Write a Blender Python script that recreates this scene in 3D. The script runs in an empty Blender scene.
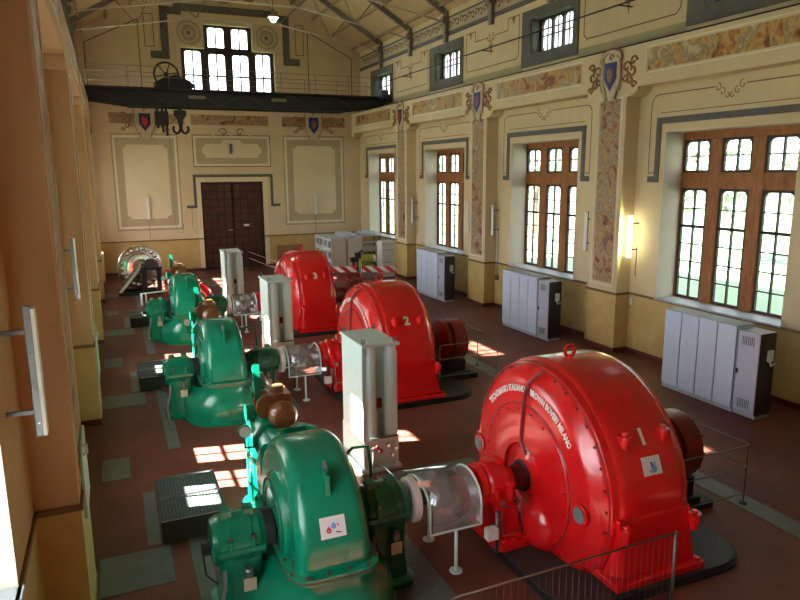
import bpy, bmesh, math, random
from mathutils import Vector, Matrix
random.seed(7)
PI = math.pi
C = bpy.context.scene.collection
B = 7.643           # bay length, also the spacing of the machine sets
YA = 7.735          # axis of the first machine set
ZA = 0.965          # shaft height
XL, XLR, XR, XRR = -0.586, -1.03, 13.55, 14.05
XU_R, XU_L = 14.15, -1.13
Y0, YB = -3.0, 38.63
HR = 1.80
P = [7.645 + (k - 1) * B for k in range(0, 5)]     # near faces of the piers
PW = 1.304

# ------------------------------------------------------------------ materials
MATS = {}
def newmat(name):
    m = bpy.data.materials.new(name); m.use_nodes = True
    return m, m.node_tree.nodes, m.node_tree.links, m.node_tree.nodes['Principled BSDF']
def plain(name, col, rough=0.6, metal=0.0, coat=0.0, var=0.0, scale=6.0, bump=0.0, spec=None):
    if name in MATS: return MATS[name]
    m, n, l, b = newmat(name)
    b.inputs['Base Color'].default_value = (*col, 1); b.inputs['Roughness'].default_value = rough
    b.inputs['Metallic'].default_value = metal
    b.inputs['Coat Weight'].default_value = coat
    b.inputs['Coat Roughness'].default_value = 0.12
    if spec is not None: b.inputs['Specular IOR Level'].default_value = spec
    if var or bump:
        tc = n.new('ShaderNodeTexCoord'); no = n.new('ShaderNodeTexNoise')
        no.inputs['Scale'].default_value = scale; no.inputs['Detail'].default_value = 6; no.inputs['Roughness'].default_value = 0.65
        l.new(tc.outputs['Object'], no.inputs['Vector'])
        if var:
            r = n.new('ShaderNodeValToRGB')
            r.color_ramp.elements[0].position = 0.3; r.color_ramp.elements[1].position = 0.7
            r.color_ramp.elements[0].color = (*[max(0, c * (1 - var)) for c in col], 1)
            r.color_ramp.elements[1].color = (*[min(1, c * (1 + var)) for c in col], 1)
            l.new(no.outputs['Fac'], r.inputs['Fac']); l.new(r.outputs['Color'], b.inputs['Base Color'])
        if bump:
            bp = n.new('ShaderNodeBump'); bp.inputs['Strength'].default_value = bump; bp.inputs['Distance'].default_value = 0.02
            l.new(no.outputs['Fac'], bp.inputs['Height']); l.new(bp.outputs['Normal'], b.inputs['Normal'])
    MATS[name] = m
    return m
def emit(name, col, s):
    if name in MATS: return MATS[name]
    m, n, l, b = newmat(name)
    b.inputs['Base Color'].default_value = (*col, 1)
    b.inputs['Emission Color'].default_value = (*col, 1); b.inputs['Emission Strength'].default_value = s
    MATS[name] = m; return m
def ramp_mat(name, stops, scale, rough, distort=0.0, detail=8, stretch=(1, 1, 1), coat=0):
    m, n, l, b = newmat(name)
    tc = n.new('ShaderNodeTexCoord'); mp = n.new('ShaderNodeMapping'); no = n.new('ShaderNodeTexNoise'); r = n.new('ShaderNodeValToRGB')
    mp.inputs['Scale'].default_value = stretch
    no.inputs['Scale'].default_value = scale; no.inputs['Detail'].default_value = detail; no.inputs['Distortion'].default_value = distort
    l.new(tc.outputs['Object'], mp.inputs['Vector']); l.new(mp.outputs['Vector'], no.inputs['Vector']); l.new(no.outputs['Fac'], r.inputs['Fac'])
    e = r.color_ramp.elements
    while len(e) < len(stops): e.new(0.5)
    for i, (p_, c_) in enumerate(stops):
        e[i].position = p_; e[i].color = (*c_, 1)
    l.new(r.outputs['Color'], b.inputs['Base Color']); b.inputs['Roughness'].default_value = rough
    b.inputs['Coat Weight'].default_value = coat
    MATS[name] = m; return m

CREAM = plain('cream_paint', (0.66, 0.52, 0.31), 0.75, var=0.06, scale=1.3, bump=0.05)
CREAM2 = plain('pale_cream_paint', (0.73, 0.60, 0.39), 0.75, var=0.04, scale=1.5)
UPPER = plain('upper_wall_paint', (0.63, 0.49, 0.28), 0.8, var=0.07, scale=1.2)
CREAM_L = plain('shaded_cream_paint', (0.53, 0.345, 0.165), 0.75, var=0.06, scale=1.3, bump=0.05)  # left wall's copy of the cream, shade and red floor bounce painted in
TAN = plain('tan_paint', (0.47, 0.37, 0.22), 0.8, var=0.06, scale=2)
OLIVE = plain('olive_paint', (0.40, 0.33, 0.18), 0.8)
LINE = plain('brown_line_paint', (0.16, 0.08, 0.045), 0.8)
SCROLL = plain('scroll_paint', (0.30, 0.14, 0.06), 0.8, var=0.3, scale=9)
SLATE = plain('slate_grey_stone', (0.115, 0.108, 0.10), 0.75, var=0.18, scale=7, bump=0.1)
SLATE2 = plain('dark_slate_stone', (0.125, 0.115, 0.095), 0.8, var=0.2, scale=3)
WHITE_LINE = plain('white_line_paint', (0.78, 0.72, 0.58), 0.8)
MARBLE = ramp_mat('ochre_marble_paint', [(0.34, (0.16, 0.05, 0.02)), (0.43, (0.42, 0.18, 0.03)), (0.50, (0.52, 0.33, 0.10)), (0.57, (0.26, 0.17, 0.09)), (0.66, (0.52, 0.42, 0.22))], 1.7, 0.55, distort=1.4)
MARBLE2 = ramp_mat('rose_marble_paint', [(0.34, (0.15, 0.06, 0.04)), (0.43, (0.36, 0.17, 0.07)), (0.50, (0.44, 0.29, 0.13)), (0.57, (0.24, 0.17, 0.13)), (0.66, (0.46, 0.36, 0.24))], 2.0, 0.55, distort=1.6)
WAINS = ramp_mat('ochre_wainscot_paint', [(0.3, (0.50, 0.335, 0.105)), (0.55, (0.56, 0.395, 0.14)), (0.75, (0.61, 0.44, 0.17))], 2.2, 0.5, distort=0.6)
RAILP = plain('dark_rail_paint', (0.17, 0.09, 0.03), 0.6)
SKIRT = plain('dark_red_skirting', (0.13, 0.02, 0.02), 0.5)
WOOD = ramp_mat('window_wood', [(0.3, (0.22, 0.065, 0.010)), (0.6, (0.36, 0.125, 0.022)), (0.8, (0.44, 0.165, 0.03))], 3.0, 0.5, distort=0.5, stretch=(6, 6, 1))
SASH = plain('dark_sash_wood', (0.035, 0.016, 0.008), 0.5)
DOORW = ramp_mat('door_wood', [(0.3, (0.045, 0.012, 0.007)), (0.6, (0.085, 0.025, 0.013)), (0.8, (0.11, 0.035, 0.02))], 2.0, 0.5, distort=0.5)
DOORD = plain('door_dark_wood', (0.022, 0.010, 0.008), 0.55)
SILL = plain('sill_stone', (0.42, 0.46, 0.50), 0.45, var=0.08, scale=4)
JAMB = plain('skylit_jamb_plaster', (0.66, 0.59, 0.48), 0.8)  # paler than the wall: skylight on the reveals put into the colour
CEIL = plain('ceiling_boards', (0.52, 0.37, 0.19), 0.8, var=0.1, scale=2.5)
IRON = plain('roof_iron', (0.23, 0.20, 0.16), 0.55, metal=0.2)
RODM = plain('pale_tie_rod', (0.60, 0.55, 0.46), 0.5)
BLACK = plain('black_paint', (0.010, 0.010, 0.011), 0.6)
CRANE = plain('crane_black_paint', (0.016, 0.015, 0.015), 0.55)
GREEN = plain('green_enamel', (0.001, 0.215, 0.115), 0.25, coat=0.3, var=0.10, scale=4)
GREEN_D = plain('worn_green_enamel', (0.006, 0.125, 0.066), 0.40, var=0.4, scale=6)
RED = plain('red_enamel', (0.70, 0.008, 0.010), 0.25, coat=0.5, var=0.10, scale=3)
RED_D = plain('dark_red_enamel', (0.20, 0.012, 0.012), 0.35, var=0.2)
GREY = plain('grey_paint', (0.54, 0.68, 0.63), 0.45, var=0.05, scale=4)
GREY_L = plain('light_grey_paint', (0.62, 0.78, 0.76), 0.42)
WHITECAB = plain('white_cabinet_paint', (0.64, 0.75, 0.95), 0.4, var=0.02)
GREYCAB = plain('grey_cabinet_paint', (0.48, 0.52, 0.66), 0.4)
CABTOP = plain('dimmed_grey_green_top', (0.24, 0.27, 0.25), 0.55)  # grey-green, darkened so the window light on the tops looks weaker
DARKCAB = plain('charcoal_cabinet_side', (0.035, 0.035, 0.04), 0.5)
WHITE = plain('white_paint', (0.80, 0.80, 0.78), 0.5)
STEEL = plain('bare_steel', (0.50, 0.50, 0.50), 0.3, metal=1.0)
DSTEEL = plain('dark_steel', (0.16, 0.16, 0.16), 0.4, metal=0.8)
POLISH = plain('polished_steel', (0.80, 0.80, 0.78), 0.2, metal=1.0)
BROWN = plain('brown_cast_iron', (0.24, 0.085, 0.025), 0.3, var=0.25, scale=8)
BRASS = plain('brass', (0.50, 0.32, 0.10), 0.3, metal=1.0)
RUST = plain('rust_gasket', (0.10, 0.04, 0.02), 0.8)
GREYPORT = plain('grey_port', (0.14, 0.17, 0.17), 0.5)
GREYSLAB = plain('grey_floor_plate', (0.10, 0.125, 0.115), 0.45, var=0.22, scale=5)
PALEGREEN = plain('pale_green_panel', (0.42, 0.60, 0.48), 0.5)
BOXWHITE = plain('white_packing', (0.66, 0.66, 0.64), 0.7, var=0.06, scale=5)
BOXGREY = plain('grey_crate', (0.55, 0.53, 0.46), 0.75, var=0.1, scale=5)
WRAP = plain('blue_grey_wrap', (0.48, 0.52, 0.58), 0.35, var=0.12, scale=5)
STICK = plain('sticker_paper', (0.72, 0.72, 0.72), 0.5)
BLUE = plain('blue_shield', (0.02, 0.03, 0.20), 0.5)
INK = plain('dark_shield', (0.02, 0.02, 0.05), 0.5)
LOGOR = plain('logo_red', (0.6, 0.02, 0.05), 0.5)
LOGOB = plain('logo_blue', (0.15, 0.35, 0.8), 0.5)
LETTER = plain('letter_paint', (0.80, 0.76, 0.70), 0.5)
STUCCO = plain('stucco', (0.60, 0.50, 0.35), 0.8, var=0.2, scale=9)
YELLOWG = plain('yellow_green_paint', (0.35, 0.38, 0.05), 0.5)
LAWN = plain('lawn', (0.075, 0.125, 0.07), 0.9, var=0.2, scale=0.8)
LEAF = plain('tree_leaf', (0.20, 0.26, 0.16), 0.7, var=0.4, scale=2)
BARK = plain('tree_bark', (0.10, 0.07, 0.05), 0.9)
LIT = emit('lit_tube', (1.0, 1.0, 0.72), 6.0)
PEND = emit('lit_pendant', (0.72, 1.0, 0.55), 3.0)
TUBE = plain('fluorescent_diffuser', (0.74, 0.72, 0.64), 0.35)

def floor_mat():
    m, n, l, b = newmat('red_brown_tiles')
    tc = n.new('ShaderNodeTexCoord'); br = n.new('ShaderNodeTexBrick'); no = n.new('ShaderNodeTexNoise'); mx = n.new('ShaderNodeMixRGB')
    br.offset = 0; br.inputs['Scale'].default_value = 1.0
    br.inputs['Brick Width'].default_value = 0.25; br.inputs['Row Height'].default_value = 0.25
    br.inputs['Mortar Size'].default_value = 0.004
    br.inputs['Color1'].default_value = (0.140, 0.039, 0.026, 1); br.inputs['Color2'].default_value = (0.162, 0.046, 0.031, 1)
    br.inputs['Mortar'].default_value = (0.10, 0.04, 0.028, 1)
    no.inputs['Scale'].default_value = 0.9; no.inputs['Detail'].default_value = 7
    l.new(tc.outputs['Object'], br.inputs['Vector']); l.new(tc.outputs['Object'], no.inputs['Vector'])
    rr = n.new('ShaderNodeValToRGB'); rr.color_ramp.elements[0].position = 0.35; rr.color_ramp.elements[1].position = 0.7
    rr.color_ramp.elements[0].color = (0.72, 0.72, 0.72, 1); rr.color_ramp.elements[1].color = (1.15, 1.12, 1.1, 1)
    mx.blend_type = 'MULTIPLY'; mx.inputs['Fac'].default_value = 1
    l.new(br.outputs['Color'], mx.inputs['Color1']); l.new(no.outputs['Fac'], rr.inputs['Fac']); l.new(rr.outputs['Color'], mx.inputs['Color2'])
    l.new(mx.outputs['Color'], b.inputs['Base Color']); b.inputs['Roughness'].default_value = 0.55; b.inputs['Specular IOR Level'].default_value = 0.35
    return m
FLOOR = floor_mat()
def glass_mat(name, tint, gloss):
    m = bpy.data.materials.new(name); m.use_nodes = True; n = m.node_tree.nodes; l = m.node_tree.links
    n.remove(n['Principled BSDF'])
    t = n.new('ShaderNodeBsdfTransparent'); t.inputs['Color'].default_value = (*tint, 1)
    g = n.new('ShaderNodeBsdfGlossy'); g.inputs['Roughness'].default_value = 0.03
    mx = n.new('ShaderNodeMixShader'); mx.inputs['Fac'].default_value = gloss
    l.new(t.outputs[0], mx.inputs[1]); l.new(g.outputs[0], mx.inputs[2]); l.new(mx.outputs[0], n['Material Output'].inputs['Surface'])
    return m
GLASS = glass_mat('window_glass', (0.96, 0.98, 0.97), 0.05)
ACRYL = glass_mat('clear_guard_sheet', (0.78, 0.78, 0.77), 0.14)
_n, _l = ACRYL.node_tree.nodes, ACRYL.node_tree.links
_d = _n.new('ShaderNodeBsdfDiffuse'); _d.inputs['Color'].default_value = (0.55, 0.56, 0.56, 1)
_m = _n.new('ShaderNodeMixShader'); _m.inputs['Fac'].default_value = 0.22
_src = _n['Material Output'].inputs['Surface'].links[0].from_socket
_l.new(_src, _m.inputs[1]); _l.new(_d.outputs[0], _m.inputs[2]); _l.new(_m.outputs[0], _n['Material Output'].inputs['Surface'])
def mesh_mat():
    m, n, l, b = newmat('perforated_plate')
    tc = n.new('ShaderNodeTexCoord'); ck = n.new('ShaderNodeTexVoronoi')
    ck.inputs['Scale'].default_value = 20; ck.inputs['Randomness'].default_value = 0.0
    r = n.new('ShaderNodeValToRGB'); r.color_ramp.elements[0].position = 0.28; r.color_ramp.elements[1].position = 0.42
    r.color_ramp.elements[0].color = (0.008, 0.010, 0.009, 1); r.color_ramp.elements[1].color = (0.062, 0.072, 0.066, 1)
    l.new(tc.outputs['Object'], ck.inputs['Vector']); l.new(ck.outputs['Distance'], r.inputs['Fac']); l.new(r.outputs['Color'], b.inputs['Base Color'])
    b.inputs['Roughness'].default_value = 0.7; b.inputs['Specular IOR Level'].default_value = 0.25
    return m
PERF = mesh_mat()
def stripe_mat():
    m, n, l, b = newmat('red_white_stripes')
    tc = n.new('ShaderNodeTexCoord'); mp = n.new('ShaderNodeMapping'); mp.inputs['Rotation'].default_value = (0, math.radians(52), 0)
    w = n.new('ShaderNodeTexWave'); w.wave_profile = 'SIN'; w.bands_direction = 'X'; w.inputs['Scale'].default_value = 0.95
    r = n.new('ShaderNodeValToRGB'); r.color_ramp.interpolation = 'CONSTANT'
    r.color_ramp.elements[0].color = (0.62, 0.03, 0.03, 1); r.color_ramp.elements[1].position = 0.5; r.color_ramp.elements[1].color = (0.8, 0.8, 0.78, 1)
    l.new(tc.outputs['Object'], mp.inputs['Vector']); l.new(mp.outputs['Vector'], w.inputs['Vector']); l.new(w.outputs['Fac'], r.inputs['Fac'])
    l.new(r.outputs['Color'], b.inputs['Base Color']); return m
STRIPE = stripe_mat()

# ------------------------------------------------------------------ mesh builder
class MB:
    def __init__(s): s.v = []; s.f = []; s.mi = []; s.sm = []; s.mats = []
    def _m(s, mat):
        if mat not in s.mats: s.mats.append(mat)
        return s.mats.index(mat)
    def add(s, vs, fs, mat, smooth=False):
        o = len(s.v); s.v += [tuple(v) for v in vs]; k = s._m(mat)
        for f in fs: s.f.append([i + o for i in f]); s.mi.append(k); s.sm.append(smooth)
    def box(s, x0, x1, y0, y1, z0, z1, mat):
        vs = [(x, y, z) for x in (x0, x1) for y in (y0, y1) for z in (z0, z1)]
        s.add(vs, [(0, 1, 3, 2), (4, 6, 7, 5), (0, 4, 5, 1), (2, 3, 7, 6), (0, 2, 6, 4), (1, 5, 7, 3)], mat); return s
    def prism(s, poly, axis, a, b, mat, smooth=False):
        # poly: 2-D points; axis 'x': (y,z), 'y': (x,z), 'z': (x,y)
        def P3(p, t): return {'x': (t, p[0], p[1]), 'y': (p[0], t, p[1]), 'z': (p[0], p[1], t)}[axis]
        n = len(poly); vs = [P3(p, a) for p in poly] + [P3(p, b) for p in poly]
        s.add(vs, [list(range(n))[::-1], list(range(n, 2 * n))], mat)
        s.add(vs, [(i, (i + 1) % n, n + (i + 1) % n, n + i) for i in range(n)], mat, smooth); return s
    def loft(s, rings, mat, smooth=True, cap=True, closed=True):
        n = len(rings[0]); vs = [v for r in rings for v in r]; fs = []
        for k in range(len(rings) - 1):
            for i in range(n if closed else n - 1):
                j = (i + 1) % n; fs.append((k * n + i, k * n + j, (k + 1) * n + j, (k + 1) * n + i))
        s.add(vs, fs, mat, smooth)
        if cap:
            s.add(rings[0], [list(range(n))[::-1]], mat); s.add(rings[-1], [list(range(n))], mat)
        return s
    def lathe(s, prof, center, axis, mat, n=48, smooth=True):
        # prof: (t along axis, radius)
        cx, cy, cz = center; rings = []
        for t, r in prof:
            ring = []
            for i in range(n):
                a = 2 * PI * i / n; c, d = r * math.cos(a), r * math.sin(a)
                ring.append({'x': (cx + t, cy + c, cz + d), 'y': (cx + c, cy + t, cz + d), 'z': (cx + c, cy + d, cz + t)}[axis])
            rings.append(ring)
        return s.loft(rings, mat, smooth)
    def cyl(s, c, axis, a, b, r, mat, n=24): return s.lathe([(a, r), (b, r)], c, axis, mat, n)
    def tube(s, pts, r, mat, n=8, closed=False):
        pts = [Vector(p) for p in pts]; rings = []; N = len(pts); up = None
        for i, p in enumerate(pts):
            if closed: d = pts[(i + 1) % N] - pts[i - 1]
            else: d = pts[min(i + 1, N - 1)] - pts[max(i - 1, 0)]
            d = d.normalized() if d.length > 1e-9 else Vector((0, 0, 1))
            if up is None: up = Vector((0, 0, 1)) if abs(d.z) < 0.9 else Vector((1, 0, 0))
            a = d.cross(up)
            if a.length < 1e-4: a = d.orthogonal()
            a.normalize(); b = a.cross(d).normalized(); up = b
            rings.append([tuple(p + a * r * math.cos(2 * PI * k / n) + b * r * math.sin(2 * PI * k / n)) for k in range(n)])
        if closed: rings.append(rings[0])
        return s.loft(rings, mat, True, not closed)
    def bar(s, p, q, w, h, mat):
        p, q = Vector(p), Vector(q); d = (q - p).normalized(); a = d.cross(Vector((0, 0, 1)))
        if a.length < 1e-3: a = Vector((1, 0, 0))
        a.normalize(); b = a.cross(d)
        ring = lambda c: [tuple(c + a * w / 2 * i + b * h / 2 * j) for i, j in ((-1, -1), (1, -1), (1, 1), (-1, 1))]
        return s.loft([ring(p), ring(q)], mat, False)
    def ribbon(s, pts, nrm, w, t, mat, closed=False):
        # flat strip of width w lying in the plane with normal nrm, raised by t
        pts = [Vector(p) for p in pts]; nn = Vector(nrm); N = len(pts); rings = []
        for i, p in enumerate(pts):
            d1 = (p - pts[i - 1]) if (i > 0 or closed) else None
            d2 = (pts[(i + 1) % N] - p) if (i < N - 1 or closed) else None
            d1 = d1.normalized() if d1 is not None else None; d2 = d2.normalized() if d2 is not None else None
            n1 = d1.cross(nn) if d1 is not None else None; n2 = d2.cross(nn) if d2 is not None else None
            if n1 is None: m = n2
            elif n2 is None: m = n1
            else:
                m = (n1 + n2); m = m / max(0.35, m.dot(n1)) if m.length > 1e-6 else n1
            rings.append([tuple(p + m * w / 2), tuple(p - m * w / 2), tuple(p - m * w / 2 + nn * t), tuple(p + m * w / 2 + nn * t)])
        if closed: rings.append(rings[0])
        return s.loft(rings, mat, False, not closed)
    def sphere(s, c, r, mat, sx=1, sy=1, sz=1, n=20, k=10, t0=0.0, t1=PI):
        rings = []
        for j in range(k + 1):
            t = t0 + (t1 - t0) * j / k; rr = max(1e-4, math.sin(t)) * r
            rings.append([(c[0] + rr * sx * math.cos(2 * PI * i / n), c[1] + rr * sy * math.sin(2 * PI * i / n), c[2] + r * sz * math.cos(t)) for i in range(n)])
        return s.loft(rings, mat, True)
    def torus(s, c, R, r, mat, axis='x', n=24, a0=0, a1=2 * PI):
        full = abs(a1 - a0 - 2 * PI) < 1e-6; pts = []
        for i in range(n + (0 if full else 1)):
            a = a0 + (a1 - a0) * i / n; u, v = R * math.cos(a), R * math.sin(a)
            pts.append({'x': (c[0], c[1] + u, c[2] + v), 'y': (c[0] + u, c[1], c[2] + v), 'z': (c[0] + u, c[1] + v, c[2])}[axis])
        return s.tube(pts, r, mat, 8, full)
    def build(s, name, parent=None, loc=None, bevel=0.0, bseg=2, kind=None, label=None):
        me = bpy.data.meshes.new(name); me.from_pydata(s.v, [], s.f)
        for m in s.mats: me.materials.append(m)
        me.polygons.foreach_set('material_index', s.mi); me.polygons.foreach_set('use_smooth', s.sm)
        bm = bmesh.new(); bm.from_mesh(me); bmesh.ops.remove_doubles(bm, verts=bm.verts, dist=1e-5)
        bmesh.ops.recalc_face_normals(bm, faces=bm.faces)
        for e in bm.edges:
            if len(e.link_faces) == 2 and e.calc_face_angle(0) > 0.6: e.smooth = False
        bm.to_mesh(me); bm.free(); me.update()
        o = bpy.data.objects.new(name, me); C.objects.link(o)
        if loc: o.location = loc
        if parent: o.parent = parent
        if bevel:
            md = o.modifiers.new('bevel', 'BEVEL'); md.width = bevel; md.segments = bseg; md.limit_method = 'ANGLE'; md.angle_limit = 0.7
        if kind: o['kind'] = kind
        if label: o['label'] = label
        return o
def tag(o, label, cat, group=None):
    o['label'] = label; o['category'] = cat
    if group: o['group'] = group
    return o
def thing(name, label, cat, loc=(0, 0, 0), rz=0.0, group=None):
    o = bpy.data.objects.new(name, None); C.objects.link(o); o.location = loc; o.rotation_euler = (0, 0, rz); o.empty_display_size = 0.2
    return tag(o, label, cat, group)
def copy_tree(o, parent=None):
    c = o.copy(); C.objects.link(c)
    if parent: c.parent = parent
    for ch in list(o.children): copy_tree(ch, c)
    return c
def dup(o, dy=0, label=None, dx=0):
    c = copy_tree(o); c.location = (o.location.x + dx, o.location.y + dy, o.location.z)
    if label: c['label'] = label
    return c
TRIM = [0]
def trim(mb, **k):
    TRIM[0] += 1
    return mb.build('trim_%d' % TRIM[0], kind='structure', **k)
def text_mb(txt, size, mat, place, depth=0.004):
    """Text as raised letters: place(x, y, t) gives the 3-D point of letter coordinates x, y raised by t."""
    cu = bpy.data.curves.new('letters', 'FONT'); cu.body = txt; cu.size = size; cu.align_x = 'CENTER'; cu.resolution_u = 3
    cu.offset = 0.035 * size
    ob = bpy.data.objects.new('letters', cu); C.objects.link(ob)
    dg = bpy.context.evaluated_depsgraph_get(); me = bpy.data.meshes.new_from_object(ob.evaluated_get(dg))
    mb = MB(); vs = [v.co.copy() for v in me.vertices]; fs = [list(p.vertices) for p in me.polygons]; n = len(vs)
    es = {}
    for f in fs:
        for i in range(len(f)):
            k = (f[i], f[(i + 1) % len(f)]); es[tuple(sorted(k))] = es.get(tuple(sorted(k)), 0) + 1
    V = [place(v.x, v.y, depth) for v in vs] + [place(v.x, v.y, 0) for v in vs]
    mb.add(V, fs + [[n + i for i in f[::-1]] for f in fs] + [(a, b, n + b, n + a) for (a, b), c in es.items() if c == 1], mat)
    bpy.data.objects.remove(ob); bpy.data.curves.remove(cu); bpy.data.meshes.remove(me)
    return mb
def spiral(c, r, turns, a0, u, v, sgn=1, n=18):
    c, u, v = Vector(c), Vector(u), Vector(v); out = []
    for i in range(n + 1):
        t = i / n; a = a0 + sgn * turns * 2 * PI * t; rr = r * (1 - 0.8 * t)
        out.append(c + u * rr * math.cos(a) + v * rr * math.sin(a))
    return out

# ------------------------------------------------------------------ camera
fwd = Vector((0.38786087, 0.90199719, -0.18964444)); rgt = Vector((0.91813776, -0.39620509, -0.00667655)); upv = Vector((0.08116032, 0.17153015, 0.98183013))
cam = bpy.data.cameras.new('camera'); cam.lens = 664.6335 / 800 * 36; cam.sensor_width = 36; cam.sensor_fit = 'HORIZONTAL'; cam.clip_start = 0.05; cam.clip_end = 400
co = bpy.data.objects.new('camera', cam); C.objects.link(co)
M = Matrix((rgt, upv, -fwd)).transposed().to_4x4(); M.translation = Vector((0, 0, 5.4)); co.matrix_world = M
bpy.context.scene.camera = co

# ------------------------------------------------------------------ room
mb = MB(); mb.box(-2.0, 15.0, Y0 - 0.3, YB + 0.5, -0.3, 0.0, FLOOR); mb.build('floor', kind='structure')

WIN_Z0, WIN_Z1 = 1.78, 6.42
SIDES = {'right': dict(s=1, xf=XR, xr=XRR, xu=XU_R, xo=14.86, xw=14.76, c=12.27, h=1.97),
         'left': dict(s=-1, xf=XL, xr=XLR, xu=XU_L, xo=-1.93, xw=-1.70, c=12.07, h=1.80)}
def arcband(y0, y1, zb, zt):
    # band over a bay with stepped rounded lower corners: polygon in (y, z)
    r = 0.32; pts = [(y0, zt), (y0, zb - r * 0.75)]
    for i in range(0, 7):
        a = PI / 2 * i / 6; pts.append((y0 + r * 1.3 * math.sin(a) * 1.0 + 0.0, zb - r * 0.75 * math.cos(a)))
    q = []
    for i in range(0, 7):
        a = PI / 2 * (6 - i) / 6; q.append((y1 - r * 1.3 * math.sin(a), zb - r * 0.75 * math.cos(a)))
    pts += q + [(y1, zb - r * 0.75), (y1, zt)]
    out = []
    for p in pts:
        if not out or (abs(p[0] - out[-1][0]) + abs(p[1] - out[-1][1])) > 1e-4: out.append(p)
    return out
PIERS = [P[k] for k in range(0, 5) if P[k] < YB - 1.4]        # 0.0, 7.6, 15.3, 22.9, 30.6
ALLP = PIERS
wn = [0]
for side, S in SIDES.items():
    s, xf, xr, xu, xo, xw, c0, hw = (S[k] for k in ('s', 'xf', 'xr', 'xu', 'xo', 'xw', 'c', 'h'))
    X = lambda a, b: (min(a, b), max(a, b))
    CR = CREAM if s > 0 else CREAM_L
    w = MB(); cents = [c0 + B * k for k in range(0 if s > 0 else -1, 4)]
    # recess wall with window openings
    edges = [Y0]
    for c in cents: edges += [c - hw, c + hw]
    edges.append(YB)
    for i in range(0, len(edges), 2):
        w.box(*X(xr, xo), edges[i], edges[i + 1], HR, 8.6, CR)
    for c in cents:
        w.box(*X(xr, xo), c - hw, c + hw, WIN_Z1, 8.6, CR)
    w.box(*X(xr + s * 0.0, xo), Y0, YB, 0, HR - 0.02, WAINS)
    xq = 14.62 if s > 0 else xo
    # upper wall with clerestory openings
    cl = [(c - 1.35, c + 1.05) for c in cents]; e2 = [Y0] + [v for p in cl for v in p] + [YB]
    for i in range(0, len(e2), 2): w.box(*X(xu, xq), e2[i], e2[i + 1], 8.6, 12.35, UPPER)
    for a, b in cl:
        w.box(*X(xu, xq), a, b, 8.6, 9.42, UPPER); w.box(*X(xu, xq), a, b, 10.66, 12.35, UPPER)
    # piers
    for p in PIERS:
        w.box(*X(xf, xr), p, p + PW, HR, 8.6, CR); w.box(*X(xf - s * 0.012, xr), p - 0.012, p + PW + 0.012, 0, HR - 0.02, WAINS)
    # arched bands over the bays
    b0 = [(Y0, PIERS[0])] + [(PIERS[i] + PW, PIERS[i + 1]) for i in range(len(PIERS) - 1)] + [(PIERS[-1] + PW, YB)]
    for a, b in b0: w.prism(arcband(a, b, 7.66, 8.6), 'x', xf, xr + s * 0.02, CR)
    w.box(*X(xf - s * 0.0, xo), Y0, YB, 8.6, 8.79, CR)
    w.build('wall_' + side, kind='structure')
    # window sills
    # rails and skirtings following the piers
    t = MB()
    path = []
    ys = []
    for p in PIERS: ys += [(p - 0.012, 'n'), (p + PW + 0.012, 'f')]
    cur = Y0; segs = []
    for p in PIERS:
        segs += [((xr, cur), (xr, p)), ((xr, p), (xf, p)), ((xf, p), (xf, p + PW)), ((xf, p + PW), (xr, p + PW))]; cur = p + PW
    segs.append(((xr, cur), (xr, YB)))
    for (a, b), (c, d) in segs:
        for z0, z1, o, mt in ((HR - 0.05, HR + 0.015, 0.035, RAILP), (HR - 0.11, HR - 0.05, 0.02, WAINS), (0.14, 0.19, 0.022, WAINS)):
            x0, x1 = X(a, c); y0, y1 = X(b, d)
            if abs(x0 - x1) < 1e-6: t.box(*X(a - s * o, a), y0 - (o if a == xf else -0.0), y1 + (o if a == xf else 0), z0, z1, mt)
            else:
                near = any(abs(b - p) < 1e-6 for p in PIERS)
                t.box(x0, x1, *((b - o, b) if near else (b, b + o)), z0, z1, mt)
    trim(t)
    t = MB()
    for (a, b), (c, d) in segs:
        o = 0.03; x0, x1 = X(a, c); y0, y1 = X(b, d)
        if abs(x0 - x1) < 1e-6: t.box(*X(a - s * o, a), y0 - (o if a == xf else 0), y1 + (o if a == xf else 0), 0, 0.14, SKIRT)
        else:
            near = any(abs(b - p) < 1e-6 for p in PIERS); t.box(x0, x1, *((b - o, b) if near else (b, b + o)), 0, 0.14, SKIRT)
    t.build('baseboard_' + side, kind='structure')
    # crane runway: dark ledge edge and rail on the cornice
    t = MB(); t.box(*X(xf - s * 0.02, xf + s * 0.03), Y0, YB, 8.765, 8.79, CRANE); t.box(*X(xf + s * 0.30, xf + s * 0.38), Y0, YB, 8.79, 8.885, CRANE); trim(t)
    # big windows
    for c in cents:
        wn[0] += 1
        xa, xb = X(xw - s * 0.06, xw + s * 0.06)
        f = MB(); cw, pw_ = (0.90, 0.375) if s > 0 else (0.87, 0.36); tot = 3 * cw + 2 * pw_; ed = hw - tot / 2
        wc = c + hw - 0.05 - tot / 2 if s > 0 else c
        y = wc - tot / 2
        f.box(xa, xb, c - hw, y, WIN_Z0, WIN_Z1, WOOD); f.box(xa, xb, wc + tot / 2, c + hw, WIN_Z0, WIN_Z1, WOOD)
        f.box(xa, xb, wc - tot / 2, wc + tot / 2, 6.20, WIN_Z1, WOOD); f.box(xa - 0.01, xb + 0.01, wc - tot / 2, wc + tot / 2, 4.90, 5.32, WOOD)
        f.box(xa, xb, wc - tot / 2, wc + tot / 2, WIN_Z0, 1.84, WOOD)
        for k in range(2):
            yy = y + (k + 1) * cw + k * pw_; f.box(xa - 0.015, xb + 0.015, yy, yy + pw_, WIN_Z0, 6.20, WOOD)
        win = f.build('window_%d' % wn[0], kind='structure', bevel=0.012, bseg=1)
        g = MB()
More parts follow.
